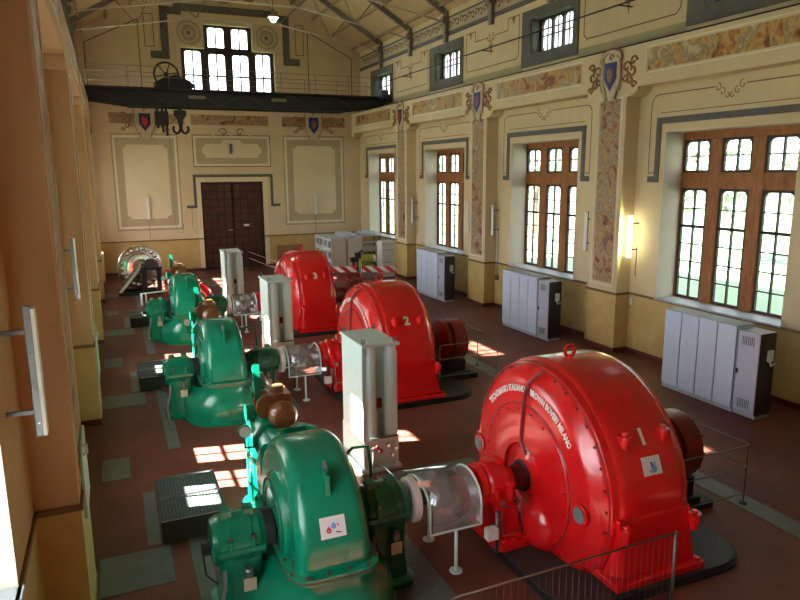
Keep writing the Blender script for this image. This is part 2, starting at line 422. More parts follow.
        for k in range(3):
            ya = y + k * (cw + pw_); sh = MB(); x2, x3 = X(xw - s * 0.045, xw + s * 0.03); bw = 0.065; m = 0.022
            for z0, z1, rows, brk in ((5.32, 6.20, 2, None), (1.84, 4.90, 6, 4)):
                sh.box(x2, x3, ya, ya + bw, z0, z1, SASH); sh.box(x2, x3, ya + cw - bw, ya + cw, z0, z1, SASH)
                sh.box(x2, x3, ya + bw, ya + cw - bw, z0, z0 + bw, SASH); sh.box(x2, x3, ya + bw, ya + cw - bw, z1 - bw, z1, SASH)
                sh.box(x2 + 0.01, x3, ya + cw / 2 - m, ya + cw / 2 + m, z0 + bw, z1 - bw, SASH)
                for q in range(1, rows):
                    zz = z0 + bw + (z1 - z0 - 2 * bw) * q / rows; mm = 0.04 if q == brk else 0.016
                    sh.box(x2 + 0.01, x3, ya + bw, ya + cw - bw, zz - mm, zz + mm, SASH)
                # rounded upper corners of each light
                for sg in (0, 1):
                    yc = ya + bw if sg == 0 else ya + cw - bw; d = 1 if sg == 0 else -1; R_ = 0.13
                    poly = [(yc, z1 - bw)] + [(yc + d * R_ * (1 - math.sin(PI / 2 * i / 4)), z1 - bw - R_ * (1 - math.cos(PI / 2 * i / 4))) for i in range(5)]
                    sh.prism(poly, 'x', x2 + 0.005, x3 - 0.005, SASH)
                g.box(xw - 0.004, xw + 0.004, ya + bw - 0.01, ya + cw - bw + 0.01, z0 + bw - 0.01, z1 - bw + 0.01, GLASS)
            sh.build('casement', parent=win)
        g.build('pane', parent=win)
        jl = MB(); jx = X(xr - s * 0.004, xw - s * 0.06)
        jl.box(*jx, c - hw, c - hw + 0.008, WIN_Z0 + 0.035, WIN_Z1, JAMB); jl.box(*jx, c + hw - 0.008, c + hw, WIN_Z0 + 0.035, WIN_Z1, JAMB); jl.box(*jx, c - hw, c + hw, WIN_Z1 - 0.008, WIN_Z1, JAMB); jl.build('skylit_jamb_lining', parent=win)  # thin lining added to carry the paler, skylit tone of the reveals
        sl = MB(); sl.box(*X(xr - s * 0.05, xo), c - hw, c + hw, HR - 0.02, WIN_Z0 + 0.035, SILL); sl.build('window_sill', parent=win)
    # clerestory windows
    for c in cents:
        wn[0] += 1; xcw = 14.52 if s > 0 else -1.50
        f = MB(); xa, xb = X(xcw - s * 0.04, xcw + s * 0.05); z0, z1 = 9.42, 10.66; ya = c - 1.05
        f.box(xa, xb, c - 1.35, ya + 0.15, z0, z1, SASH); f.box(xa, xb, c + 0.90, c + 1.05, z0, z1, SASH)
        f.box(xa, xb, ya, c + 1.05, z0, z0 + 0.08, SASH); f.box(xa, xb, ya, c + 1.05, z1 - 0.08, z1, SASH)
        for k in range(3):
            y1 = c - 0.90 + k * 0.60
            if k: f.box(xa, xb, y1 - 0.05, y1 + 0.05, z0, z1, SASH)
            f.box(xa + 0.02, xb - 0.02, y1, y1 + 0.6, 10.03, 10.07, SASH)
            f.box(xa + 0.02, xb - 0.02, y1 + 0.288, y1 + 0.312, z0, z1, SASH)
            for sg in (0, 1):
                for top in (0, 1):
                    yc = y1 + 0.05 if sg == 0 else y1 + 0.55; d = 1 if sg == 0 else -1; R_ = 0.16; zt = z1 - 0.08 if top else z0 + 0.08; e = -1 if top else 1
                    poly = [(yc, zt)] + [(yc + d * R_ * (1 - math.sin(PI / 2 * i / 4)), zt + e * R_ * (1 - math.cos(PI / 2 * i / 4))) for i in range(5)]
                    f.prism(poly, 'x', xa + 0.005, xb - 0.005, SASH)
        win = f.build('window_%d' % wn[0], kind='structure')
        g = MB(); g.box(xcw - 0.004, xcw + 0.004, c - 0.98, c + 0.98, z0 + 0.04, z1 - 0.04, GLASS); g.build('pane', parent=win)
        # slate surround on the wall face, lining the opening
        t = MB(); xs0, xs1 = X(xu - s * 0.05, xu)
        t.box(xs0, xs1, c - 1.6, c - 1.33, 9.05, 10.95, SLATE2); t.box(xs0, xs1, c + 1.03, c + 1.6, 9.05, 10.95, SLATE2)
        t.box(xs0, xs1, c - 1.33, c + 1.03, 9.05, 9.45, SLATE2); t.box(xs0, xs1, c - 1.33, c + 1.03, 10.64, 10.95, SLATE2)
        l0, l1 = X(xu - s * 0.04, xcw - s * 0.04)
        t.box(l0, l1, c - 1.35, c - 1.33, 9.42, 10.66, SLATE2); t.box(l0, l1, c + 1.03, c + 1.05, 9.42, 10.66, SLATE2)
        t.box(l0, l1, c - 1.35, c + 1.05, 9.42, 9.44, SLATE2); t.box(l0, l1, c - 1.35, c + 1.05, 10.64, 10.66, SLATE2)
        trim(t)
    if s < 0: vis = [c for c in cents if c > 8]
    # ---- painted decoration
    N = (-s, 0, 0)
    for bi, c in enumerate(cents):
        a, b = c - hw, c + hw
        if s > 0 or bi > 0:
            t = MB(); o = 0.13; w_ = 0.2; yo = hw + o + 0.12
            # slate hood mould round the head of the window
            t.ribbon([(xr, c + yo + 0.32, 5.14), (xr, c + yo, 5.14), (xr, c + yo, 6.72), (xr, c - yo, 6.72), (xr, c - yo, 5.14), (xr, c - yo - 0.32, 5.14)], N, 0.17, 0.03, SLATE)
            trim(t)
            t = MB(); yy = hw + 0.62; yy = min(yy, 2.55); r = 0.25
            top = 7.42
            pts = [(xr, c + yy - 0.22, 5.33), (xr, c + yy - 0.02, 5.30), (xr, c + yy, 5.4), (xr, c + yy, top - r)] + [(xr, c + yy - r + r * math.cos(PI / 2 * i / 5), top - r + r * math.sin(PI / 2 * i / 5)) for i in range(1, 6)] + [(xr, c + 0.45, top)]
            t.ribbon(pts, N, 0.028, 0.004, LINE)
            pts = [(p[0], 2 * c - p[1], p[2]) for p in pts]; t.ribbon(pts, N, 0.028, 0.004, LINE)
            ln = [(xr, c + yo - 0.0, 6.93), (xr, c - yo, 6.93)]; t.ribbon(ln, N, 0.02, 0.004, LINE)
            for k in (-1, 1):
                for d, h_, rr in ((0.36, -0.02, 0.11), (0.22, -0.14, 0.10), (0.08, -0.24, 0.08)):
                    t.ribbon(spiral((xr, c + k * d, top + h_), rr, 0.9, PI / 2, (0, k, 0), (0, 0, 1)), N, 0.028, 0.004, SCROLL)
            trim(t)
    # marble frieze panels and pilasters (right wall and what shows of the left)
    mids = [(a, b) for a, b in b0]
    for a, b in mids:
        c = (a + b) / 2; h_ = (b - a) / 2 - 0.75
        if h_ < 0.6: continue
        t = MB(); t.box(*X(xf - s * 0.006, xf), c - h_, c + h_, 8.03, 8.58, MARBLE)
        t.ribbon([(xf, c - h_ - 0.06, 7.97), (xf, c + h_ + 0.06, 7.97), (xf, c + h_ + 0.06, 8.64), (xf, c - h_ - 0.06, 8.64)], N, 0.03, 0.02, WHITE_LINE, True)
        trim(t)
    for p in PIERS:
        t = MB(); m = p + PW / 2
        t.box(*X(xf - s * 0.006, xf), m - 0.42, m + 0.42, 2.08, 7.42, MARBLE2)
        t.ribbon([(xf, m - 0.5, 2.0), (xf, m + 0.5, 2.0), (xf, m + 0.5, 7.42), (xf, m - 0.5, 7.42)], N, 0.035, 0.02, WHITE_LINE, True)
        trim(t)
    # upper wall: frieze, olive dado and line panels between the windows
    t = MB(); t.box(*X(xu - s * 0.02, xu), Y0, YB, 11.20, 11.38, SLATE); t.box(*X(xu - s * 0.02, xu), Y0, YB, 11.92, 12.0, SLATE)
    t.box(*X(xu - s * 0.008, xu), Y0, YB, 11.38, 11.92, TAN)
    if s > 0:
        y = 12.0
        while y < YB - 0.3:
            t.ribbon(spiral((xu - s * 0.008, y, 11.62), 0.2, 0.9, 0, (0, 1, 0), (0, 0, 1)), N, 0.06, 0.006, LINE)
            t.ribbon(spiral((xu - s * 0.008, y + 0.33, 11.68), 0.17, 0.8, PI, (0, 1, 0), (0, 0, -1)), N, 0.06, 0.006, LINE)
            y += 0.66
    trim(t)
    if s > 0:
        t = MB()
        for c in (cents[1:] + [cents[0]]):
            m = c - B / 2; h_ = B / 2 - 1.6
            t.box(*X(xu - s * 0.006, xu), m - h_, m + h_, 8.79, 9.20, OLIVE)
            q = h_ - 0.25; zt = 10.95; zs = 10.55
            t.ribbon([(xu, m - q + 0.15, 9.45), (xu, m + q - 0.15, 9.45), (xu, m + q, 9.6), (xu, m + q, zt), (xu, m + q - 0.75, zt), (xu, m + q - 0.75, zs), (xu, m + 0.25, zs)], N, 0.035, 0.005, LINE)
            t.ribbon([(xu, m - q + 0.15, 9.45), (xu, m - q, 9.6), (xu, m - q, zt), (xu, m - q + 0.75, zt), (xu, m - q + 0.75, zs), (xu, m - 0.25, zs)], N, 0.035, 0.005, LINE)
            for k in (-1, 1):
                t.ribbon(spiral((xu, m + k * 0.2, zs - 0.05), 0.16, 0.9, PI / 2, (0, k, 0), (0, 0, 1)), N, 0.05, 0.005, SCROLL)
                t.ribbon(spiral((xu, m + k * 0.1, zs - 0.28), 0.13, 0.9, PI / 2, (0, k, 0), (0, 0, 1)), N, 0.05, 0.005, SCROLL)
                t.prism([(m + k * (q - 0.5), zt - 0.02), (m + k * (q - 0.25), zt - 0.02), (m + k * (q - 0.375), zt - 0.28)], 'x', xu - 0.005, xu, SCROLL)
            t.prism([(m - 0.09, zs - 0.3), (m + 0.09, zs - 0.3), (m, zs - 0.75)], 'x', xu - 0.005, xu, SCROLL)
        trim(t)

# back wall with the door and the stepped window
DX0, DX1, DH = 4.65, 8.10, 4.90
wb = MB(); T = 0.45
wb.box(-2.0, DX0, YB, YB + T, 0, HR - 0.02, WAINS); wb.box(DX1, 15.0, YB, YB + T, 0, HR - 0.02, WAINS)
wb.box(-2.0, DX0, YB, YB + T, HR - 0.02, 8.6, CREAM); wb.box(DX1, 15.0, YB, YB + T, HR - 0.02, 8.6, CREAM); wb.box(DX0, DX1, YB, YB + T, DH, 8.6, CREAM)
GW0, GW1, GU0, GU1 = 4.05, 9.05, 5.28, 7.85; GZ0, GZ1, GZ2 = 9.35, 11.95, 13.2
wb.box(-2.0, GW0, YB, YB + T, 8.6, 12.35, UPPER); wb.box(GW1, 15.0, YB, YB + T, 8.6, 12.35, UPPER); wb.box(GW0, GW1, YB, YB + T, 8.6, GZ0, UPPER)
wb.box(GW0, GU0, YB, YB + T, GZ1, 12.35, UPPER); wb.box(GU1, GW1, YB, YB + T, GZ1, 12.35, UPPER)
RX, RZ = 6.51, 16.85
sl_ = (RZ - 12.2) / (14.2 - RX)
zr = lambda x: RZ - abs(x - RX) * sl_
wb.prism([(-2.0, 12.35), (GU0, 12.35), (GU0, zr(GU0) + 0.1), (-1.6, 12.36), (-2.0, 12.36)], 'y', YB, YB + T, UPPER)
wb.prism([(GU1, 12.35), (15.0, 12.35), (15.0, 12.36), (14.6, 12.36), (GU1, zr(GU1) + 0.1)], 'y', YB, YB + T, UPPER)
wb.prism([(GU0, GZ2), (GU1, GZ2), (GU1, zr(GU1) + 0.1), (RX, RZ + 0.1), (GU0, zr(GU0) + 0.1)], 'y', YB, YB + T, UPPER)
wb.build('wall_back', kind='structure')
NB = (0, -1, 0)
# rear wall behind the camera
r_ = MB(); r_.box(-2.0, 15.0, Y0 - 0.3, Y0, 0, 12.35, CREAM); r_.prism([(-2.0, 12.35), (15.0, 12.35), (15.0, 12.36), (RX, RZ + 0.3), (-2.0, 12.36)], 'y', Y0 - 0.3, Y0, UPPER); r_.build('wall_front', kind='structure')
t = MB()
for a, b in ((XLR, DX0), (DX1, XRR)):
    t.box(a, b, YB - 0.035, YB, HR - 0.05, HR + 0.015, RAILP); t.box(a, b, YB - 0.02, YB, HR - 0.11, HR - 0.05, WAINS)
trim(t)
t = MB()
for a, b in ((XLR, DX0), (DX1, XRR)): t.box(a, b, YB - 0.03, YB, 0, 0.14, SKIRT)
t.build('baseboard_back', kind='structure')
# door
f = MB(); f.box(DX0, DX0 + 0.06, YB + 0.12, YB + 0.3, 0, DH, DOORD); f.box(DX1 - 0.06, DX1, YB + 0.12, YB + 0.3, 0, DH, DOORD); f.box(DX0 + 0.06, DX1 - 0.06, YB + 0.12, YB + 0.3, DH - 0.06, DH, DOORD)
door = f.build('door_1', kind='structure')
bk = MB(); bk.box(DX0 + 0.06, DX1 - 0.06, YB + 0.26, YB + 0.3, 0, DH - 0.06, DOORD); bk.build('door_light_stop', parent=door)  # added board, keeps daylight from leaking through the gap between the leaves
for k in range(2):
    lx0 = DX0 + 0.06 if k == 0 else (DX0 + DX1) / 2 + 0.008; lx1 = (DX0 + DX1) / 2 - 0.008 if k == 0 else DX1 - 0.06
    lf = MB(); lf.box(lx0, lx1, YB + 0.17, YB + 0.25, 0.02, DH - 0.07, DOORD)
    nx, nz = 4, 11; dw = (lx1 - lx0 - 0.08) / nx; dh = (DH - 0.15) / nz
    for i in range(nx):
        for j in range(nz):
            lf.box(lx0 + 0.04 + i * dw + 0.035, lx0 + 0.04 + (i + 1) * dw - 0.035, YB + 0.14, YB + 0.17, 0.05 + j * dh + 0.035, 0.05 + (j + 1) * dh - 0.035, DOORW)
    leaf = lf.build('door_leaf', parent=door)
    if k == 1:
        h_ = MB(); h_.box(lx0 + 0.55, lx0 + 0.85, YB + 0.13, YB + 0.14, 2.38, 2.5, WHITE); h_.build('door_notice', parent=leaf)
    else:
        h_ = MB(); h_.tube([(lx1 - 0.3, YB + 0.14, 2.2), (lx1 - 0.3, YB + 0.08, 2.2), (lx1 - 0.08, YB + 0.08, 2.2), (lx1 - 0.08, YB + 0.14, 2.2)], 0.02, STEEL); h_.build('door_handle', parent=leaf)
# stepped gable window
wn[0] += 1
f = MB(); ya, yb = YB + 0.2, YB + 0.3
f.box(GW0, GW1, ya, yb, GZ0, GZ0 + 0.12, SASH); f.box(GW0, GU0, ya, yb, GZ1 - 0.12, GZ1, SASH); f.box(GU1, GW1, ya, yb, GZ1 - 0.12, GZ1, SASH)
f.box(GU0, GU1, ya, yb, GZ2 - 0.12, GZ2, SASH); f.box(GU0, GU1, ya, yb, GZ1 - 0.22, GZ1 + 0.12, SASH)
cols = [4.05, 5.30, 6.57, 7.84, 9.05]
for i, x in enumerate(cols):
    top = GZ1 if i in (0, 4) else GZ2
    x0, x1 = (x - 0.21, x + 0.21)
    x0 = max(GW0, x0); x1 = min(GW1, x1)
    f.box(x0, x1, ya - 0.01, yb, GZ0, GZ1, SASH)
    if i in (1, 2, 3): f.box(max(GU0, x0), min(GU1, x1), ya - 0.01, yb, GZ1, GZ2, SASH)
for i in range(4):
    m = (cols[i] + cols[i + 1]) / 2
    f.box(m - 0.04, m + 0.04, ya + 0.02, yb, GZ0, GZ1, SASH); f.box(cols[i], cols[i + 1], ya + 0.02, yb, 10.55, 10.64, SASH)
    if i in (1, 2): f.box(m - 0.04, m + 0.04, ya + 0.02, yb, GZ1, GZ2, SASH)
    for zt in ([GZ1 - 0.12 if i in (0, 3) else GZ1 - 0.22] + ([GZ2 - 0.12] if i in (1, 2) else [])):
        for sg in (0, 1):
            xc = cols[i] + 0.2 if sg == 0 else cols[i + 1] - 0.2; d = 1 if sg == 0 else -1; R_ = 0.16
            f.prism([(xc, zt)] + [(xc + d * R_ * (1 - math.sin(PI / 2 * q / 4)), zt - R_ * (1 - math.cos(PI / 2 * q / 4))) for q in range(5)], 'y', ya + 0.005, yb - 0.005, SASH)
win = f.build('window_%d' % wn[0], kind='structure')
g = MB(); g.box(GW0 + 0.05, GW1 - 0.05, YB + 0.25, YB + 0.258, GZ0 + 0.05, GZ1 - 0.05, GLASS); g.box(GU0 + 0.05, GU1 - 0.05, YB + 0.25, YB + 0.258, GZ1 - 0.05, GZ2 - 0.05, GLASS); g.build('pane', parent=win)
# painted decoration on the back wall
def rect(mb, x0, x1, z0, z1, w_, t_, mt, off=0.0): mb.ribbon([(x0, YB - off, z0), (x0, YB - off, z1), (x1, YB - off, z1), (x1, YB - off, z0)], NB, w_, t_, mt, True)
def notch(x0, x1, z0, z1, r):
    return [(x0 + r, z0), (x1 - r, z0), (x1 - r, z0 + r * 0.5), (x1, z0 + r), (x1, z1 - r), (x1 - r, z1 - r * 0.5), (x1 - r, z1), (x0 + r, z1), (x0 + r, z1 - r * 0.5), (x0, z1 - r), (x0, z0 + r), (x0 + r, z0 + r * 0.5)]
for x0, x1 in ((0.28, 3.55), (9.40, 12.98)):
    t = MB(); rect(t, x0, x1, 2.42, 7.42, 0.05, 0.004, TAN); rect(t, x0 + 0.1, x1 - 0.1, 2.52, 7.32, 0.07, 0.004, WHITE_LINE)
    t.box(x0 + 0.17, x1 - 0.17, YB - 0.003, YB, 2.60, 7.24, TAN)
    t.prism(notch(x0 + 0.52, x1 - 0.52, 2.98, 6.90, 0.2), 'y', YB - 0.006, YB - 0.002, CREAM2)
    rect(t, x0 - 0.02, x1 + 0.02, 2.38, 7.46, 0.02, 0.004, LINE); trim(t)
t = MB(); x0, x1 = 4.36, 8.60; rect(t, x0, x1, 5.74, 7.44, 0.04, 0.004, LINE); rect(t, x0 + 0.1, x1 - 0.1, 5.84, 7.34, 0.06, 0.004, WHITE_LINE)
t.box(x0 + 0.15, x1 - 0.15, YB - 0.003, YB, 5.90, 7.28, TAN)
xm = (x0 + x1) / 2
t.prism([(5.0, 6.22), (7.95, 6.22), (7.95, 6.38), (8.1, 6.5), (8.1, 6.75), (7.95, 6.85), (7.95, 6.98), (7.1, 6.98), (6.9, 7.2), (6.05, 7.2), (5.85, 6.98), (5.0, 6.98), (5.0, 6.85), (4.85, 6.75), (4.85, 6.5), (5.0, 6.38)], 'y', YB - 0.006, YB - 0.002, CREAM2)
for k in (-1, 1):
    t.ribbon([(xm + k * u, YB - 0.006, z) for u, z in ((1.1, 7.3), (0.9, 7.55), (0.55, 7.75), (0.2, 7.6), (0, 7.45))], NB, 0.11, 0.012, STUCCO)
    t.ribbon(spiral((xm + k * 0.45, YB - 0.006, 7.6), 0.25, 1.0, 0, (k, 0, 0), (0, 0, 1)), NB, 0.07, 0.012, SCROLL)
trim(t)
t = MB(); t.ribbon([(3.85, YB, 3.56), (4.33, YB, 3.56), (4.33, YB, 5.24), (8.60, YB, 5.24), (8.60, YB, 3.56), (9.06, YB, 3.56)], NB, 0.15, 0.03, SLATE)
trim(t)
t = MB(); t.ribbon([(DX0 - 0.12, YB, 0), (DX0 - 0.12, YB, DH + 0.12), (DX1 + 0.12, YB, DH + 0.12), (DX1 + 0.12, YB, 0)], NB, 0.24, 0.02, CREAM2); trim(t)
t = MB()
for X_ in (1.83, 11.15): t.tube([(X_, YB - 0.012, 3.0), (X_, YB - 0.012, HR)], 0.012, DSTEEL, 6)
t.tube([(3.2, YB - 0.012, 7.9), (3.2, YB - 0.012, 2.6), (3.3, YB - 0.012, 2.2), (3.55, YB - 0.012, 2.15), (3.6, YB - 0.012, 2.6)], 0.01, DSTEEL, 6); t.tube([(4.1, YB - 0.012, 3.5), (4.1, YB - 0.012, 2.4), (4.3, YB - 0.012, 2.05), (4.5, YB - 0.012, 2.3), (4.52, YB - 0.012, 3.4)], 0.01, DSTEEL, 6); trim(t)
for x0, x1 in ((0.25, 4.0), (4.34, 8.55), (9.35, 13.1)):
    t = MB(); t.box(x0, x1, YB - 0.004, YB, 7.98, 8.52, MARBLE2); trim(t)
t = MB(); t.box(8.55, 10.3, YB - 0.006, YB, 0.15, 1.25, plain('door_patch_paint', (0.30, 0.15, 0.075), 0.7)) if False else t.box(8.75, 10.3, YB - 0.012, YB, 0.16, 1.2, plain('brown_hatch_paint', (0.30, 0.15, 0.075), 0.7)); trim(t)
# gable paint: slate mould round the window, round medallions, line panels
t = MB(); t.ribbon([(2.55, YB, 11.5), (3.3, YB, 11.5), (3.3, YB, 13.75), (4.0, YB, 13.75), (4.0, YB, 13.95), (9.15, YB, 13.95), (9.15, YB, 13.75), (9.75, YB, 13.75), (9.75, YB, 11.5), (10.5, YB, 11.5)], NB, 0.38, 0.04, SLATE2); trim(t)
t = MB(); t.ribbon([(GW0 - 0.12, YB, GZ0), (GW0 - 0.12, YB, GZ1 + 0.12), (GU0 - 0.12, YB, GZ1 + 0.12), (GU0 - 0.12, YB, GZ2 + 0.12), (GU1 + 0.12, YB, GZ2 + 0.12), (GU1 + 0.12, YB, GZ1 + 0.12), (GW1 + 0.12, YB, GZ1 + 0.12), (GW1 + 0.12, YB, GZ0)], NB, 0.18, 0.03, STUCCO); trim(t)
for x in (4.52, 8.66):
    t = MB()
    for r0, mt in ((0.58, TAN), (0.46, STUCCO), (0.32, TAN), (0.18, STUCCO)):
        t.torus((x, YB, 12.7), r0, 0.07, mt, 'y', 28)
    t.cyl((x, YB, 12.7), 'y', -0.03, 0, 0.10, SCROLL); trim(t)
t = MB()
for a, b in ((-0.6, 2.0), (11.0, 13.6)):
    t.ribbon([(a, YB, 9.3), (a, YB, 11.9), (b if a < 5 else b, YB, 13.2 if a < 5 else 11.9), (b, YB, 9.3)] if a < 5 else [(a, YB, 9.3), (a, YB, 13.2), (b, YB, 11.9), (b, YB, 9.3)], NB, 0.05, 0.004, LINE)
for a, b in ((2.3, 2.75), (10.3, 10.75)):
    rect(t, a, b, 11.9, 13.5, 0.04, 0.004, LINE)
trim(t)
t = MB(); t.ribbon([(5.0 + i * 0.3, YB, 14.6 + 0.15 * math.sin(i)) for i in range(11)], NB, 0.3, 0.005, SCROLL); trim(t)
# ceiling: two boarded slopes with purlins
c_ = MB()
for x0, x1 in ((-2.0, RX), (RX, 15.0)):
    c_.prism([(x0, zr(x0)), (x1, zr(x1)), (x1, zr(x1) + 0.12), (x0, zr(x0) + 0.12)], 'y', Y0 - 0.3, YB + 0.5, CEIL)
c_.build('ceiling', kind='structure')
t = MB()
for k in range(-6, 7):
    x = RX + k * 1.2
    if k == 0 or abs(x - RX) > 7.6: continue
    t.box(x - 0.05, x + 0.05, Y0, YB, zr(x) - 0.14, zr(x) - 0.01, plain('purlin_wood', (0.33, 0.24, 0.13), 0.8))
trim(t)

# ------------------------------------------------------------------ roof trusses
def make_truss(y, lab):
    t = thing('roof_truss', lab, 'roof truss', (RX, y, 12.2), group='iron roof trusses')
    for sg in (-1, 1):
        # coordinates relative to (RX, y, 12.2)
        e = 7.45 * sg
        p = MB(); p.box(min(e, e + sg * 0.16), max(e, e + sg * 0.16), -0.11, 0.11, -1.25, 0.05, IRON); p.box(min(e - sg * 0.12, e), max(e - sg * 0.12, e), -0.13, 0.13, -0.5, -0.2, IRON)
        p.build('wall_post', parent=t, bevel=0.01, bseg=1)
        r = MB(); r.bar((e, 0, 0.0), (0, 0, 4.45), 0.12, 0.24, IRON); r.build('rafter', parent=t)
        r = MB(); r.tube([(e, 0, -0.42), (2.0 * sg, 0, 0.52)], 0.032, RODM); r.build('tie_rod', parent=t)
        r = MB(); r.tube([(2.0 * sg, 0, 0.52), (3.75 * sg, 0, 2.15)], 0.028, IRON); r.tube([(2.0 * sg, 0, 0.52), (0, 0, 4.3)], 0.024, IRON)
        r.tube([(4.7 * sg, 0, 0.0), (5.6 * sg, 0, 1.05)], 0.022, IRON); r.tube([(4.7 * sg, 0, 0.0), (3.75 * sg, 0, 2.15)], 0.022, IRON)
        r.build('strut', parent=t)
    r = MB(); r.tube([(-2.0, 0, 0.52), (2.0, 0, 0.52)], 0.032, RODM); r.build('tie_rod', parent=t)
    return t
TY = [0.65 + B * 0.5 * k for k in range(0, 11) if 0.65 + B * 0.5 * k < 37 and k > 2]
ords = ['nearest', 'second nearest', 'third nearest', 'fourth nearest', 'fifth', 'sixth', 'second farthest', 'farthest']
tr0 = None
TY = [y for y in TY]
for i, y in enumerate(TY):
    n = len(TY) - 1 - i
    lab = ['iron roof truss farthest down the hall, its rods crossing the stepped gable window', 'second iron roof truss in front of the gable window, above the crane',
           'third iron roof truss from the gable wall', 'fourth iron roof truss from the gable wall', 'fifth iron roof truss from the gable wall', 'sixth iron roof truss from the gable wall', 'seventh iron roof truss from the gable wall', 'eighth iron roof truss from the gable wall', 'ninth roof truss from the gable wall'][n]
    if tr0 is None: tr0 = make_truss(y, lab)
    else: dup(tr0, y - TY[0], lab)
# pendant lamp
t = thing('pendant_lamp', 'lit greenish-white pendant lamp hanging below the roof trusses', 'lamp', (6.45, 27.4, 11.35))
m_ = MB(); m_.cyl((0, 0, 0), 'z', 0.32, 1.35, 0.012, BLACK, 8); m_.build('cord', parent=t)
m_ = MB(); m_.lathe([(0.02, 0.22), (0.12, 0.17), (0.2, 0.07), (0.34, 0.05)], (0, 0, 0), 'z', IRON, 24); m_.build('lamp_shade', parent=t)
m_ = MB(); m_.sphere((0, 0, 0), 0.15, PEND, n=16, k=8); m_.build('bulb', parent=t)
pl = bpy.data.lights.new('pendant_glow', 'POINT'); pl.energy = 60; pl.color = (0.85, 1, 0.75); pl.shadow_soft_size = 0.1
po = bpy.data.objects.new('pendant_glow', pl); po.location = (0, 0, -0.2); C.objects.link(po); po.parent = t

# ------------------------------------------------------------------ coats of arms
def crest(name, lab, face, m, zc, mat, big=True):
    # face: ('x', xf, s) on a side wall, ('y', YB) on the back wall
    if face[0] == 'x':
        xf, s = face[1], face[2]; t = thing(name, lab, 'coat of arms', (xf, m, zc)); U = Vector((0, -s, 0)); Nn = Vector((-s, 0, 0))
    else:
        t = thing(name, lab, 'coat of arms', (m, YB, zc)); U = Vector((1, 0, 0)); Nn = Vector((0, -1, 0))
    W = Vector((0, 0, 1)); k = 1.0 if face[0] == 'x' else 1.2
    def pt(u, w, n=0.0): return tuple(U * u * k + W * w * k + Nn * n)
    def shape(poly, n0, n1, mt, mb):
        nn = len(poly); vs = [pt(u, w, n0) for u, w in poly] + [pt(u, w, n1) for u, w in poly]
        mb.add(vs, [list(range(nn))[::-1], list(range(nn, 2 * nn))] + [(i, (i + 1) % nn, nn + (i + 1) % nn, nn + i) for i in range(nn)], mt)
    f = MB()
    shape([(-0.30, 0.45), (-0.2, 0.60), (0, 0.66), (0.2, 0.60), (0.30, 0.45), (0.31, -0.05), (0.16, -0.4), (0.10, -0.62), (-0.10, -0.62), (-0.16, -0.4), (-0.31, -0.05)], 0, 0.05, STUCCO, f)
    for sg in (-1, 1):
        f.tube([pt(sg * u, w, 0.06) for u, w in ((0.30, 0.42), (0.38, 0.5), (0.36, 0.62), (0.22, 0.7), (0.0, 0.74))], 0.045, STUCCO)
        f.tube([pt(sg * u, w, 0.06) for u, w in ((0.34, 0.42), (0.37, 0.1), (0.35, -0.15), (0.22, -0.38), (0.16, -0.6), (0.3, -0.66))], 0.045, STUCCO)
        f.tube(spiral(pt(sg * 0.36, -0.3, 0.05), 0.11, 0.9, PI / 2, U * sg, W), 0.03, STUCCO)
    for sg in (-1, 1):
        f.tube([pt(sg * u, w, 0.055) for u, w in ((0.40, 0.40), (0.46, 0.52), (0.40, 0.68), (0.24, 0.77), (0.0, 0.81))], 0.022, SCROLL, 6)
        f.tube([pt(sg * u, w, 0.055) for u, w in ((0.42, 0.36), (0.43, 0.08), (0.41, -0.2), (0.29, -0.40), (0.23, -0.56), (0.34, -0.72))], 0.018, SCROLL, 6)
        f.tube([pt(sg * u, w, 0.07) for u, w in ((0.27, 0.44), (0.27, -0.03), (0.0, -0.39))], 0.016, STUCCO, 6)
    f.tube(spiral(pt(0, 0.55, 0.06), 0.1, 0.9, 0, U, W), 0.022, SCROLL, 6)
    f.build('scroll_frame', parent=t)
    h_ = MB(); shape([(-0.24, 0.42), (0.24, 0.42), (0.24, -0.02), (0.0, -0.34), (-0.24, -0.02)], 0.05, 0.09, mat, h_); sh = h_.build('shield', parent=t)
    h_ = MB(); c2 = LOGOR if mat is INK else SCROLL
    shape([(-0.12, 0.2), (-0.05, 0.32), (0.02, 0.18), (0.1, 0.3), (0.12, 0.02), (0.0, -0.16), (-0.1, -0.02)], 0.09, 0.1, c2, h_); h_.build('charge', parent=sh)
    for sg in (-1, 1):
        h_ = MB()
        for (u, w, r, a) in ((0.60, 0.22, 0.17, 0), (0.82, 0.12, 0.18, PI), (0.76, -0.12, 0.15, PI / 2), (0.58, -0.04, 0.13, PI), (0.86, 0.36, 0.14, 0), (0.9, -0.28, 0.11, 0)):
            h_.tube(spiral(pt(sg * u, w, 0.015), r, 1.0, a, U * sg, W), 0.032, SCROLL, 6)
        h_.build('leaf_scroll', parent=t)
    return t
labs = {1: 'coat of arms on the pier beyond the bay nearest the camera', 2: 'coat of arms with blue shield and brown figure, nearest on the right cornice', 3: 'coat of arms with dark blue shield on the second pier of the right wall', 4: 'coat of arms with dark and red shield, farthest on the right cornice'}
for k in (2, 3, 4): crest('coat_of_arms', labs[k], ('x', XR, 1), P[k] + PW / 2, 8.0, {2: BLUE, 3: BLUE, 4: INK}[k])
crest('coat_of_arms', 'coat of arms with black and red shield on the back wall, left of the door', ('y',), 2.0, 8.0, INK)
crest('coat_of_arms', 'coat of arms with dark blue shield on the back wall, right of the door', ('y',), 11.2, 8.0, BLUE)

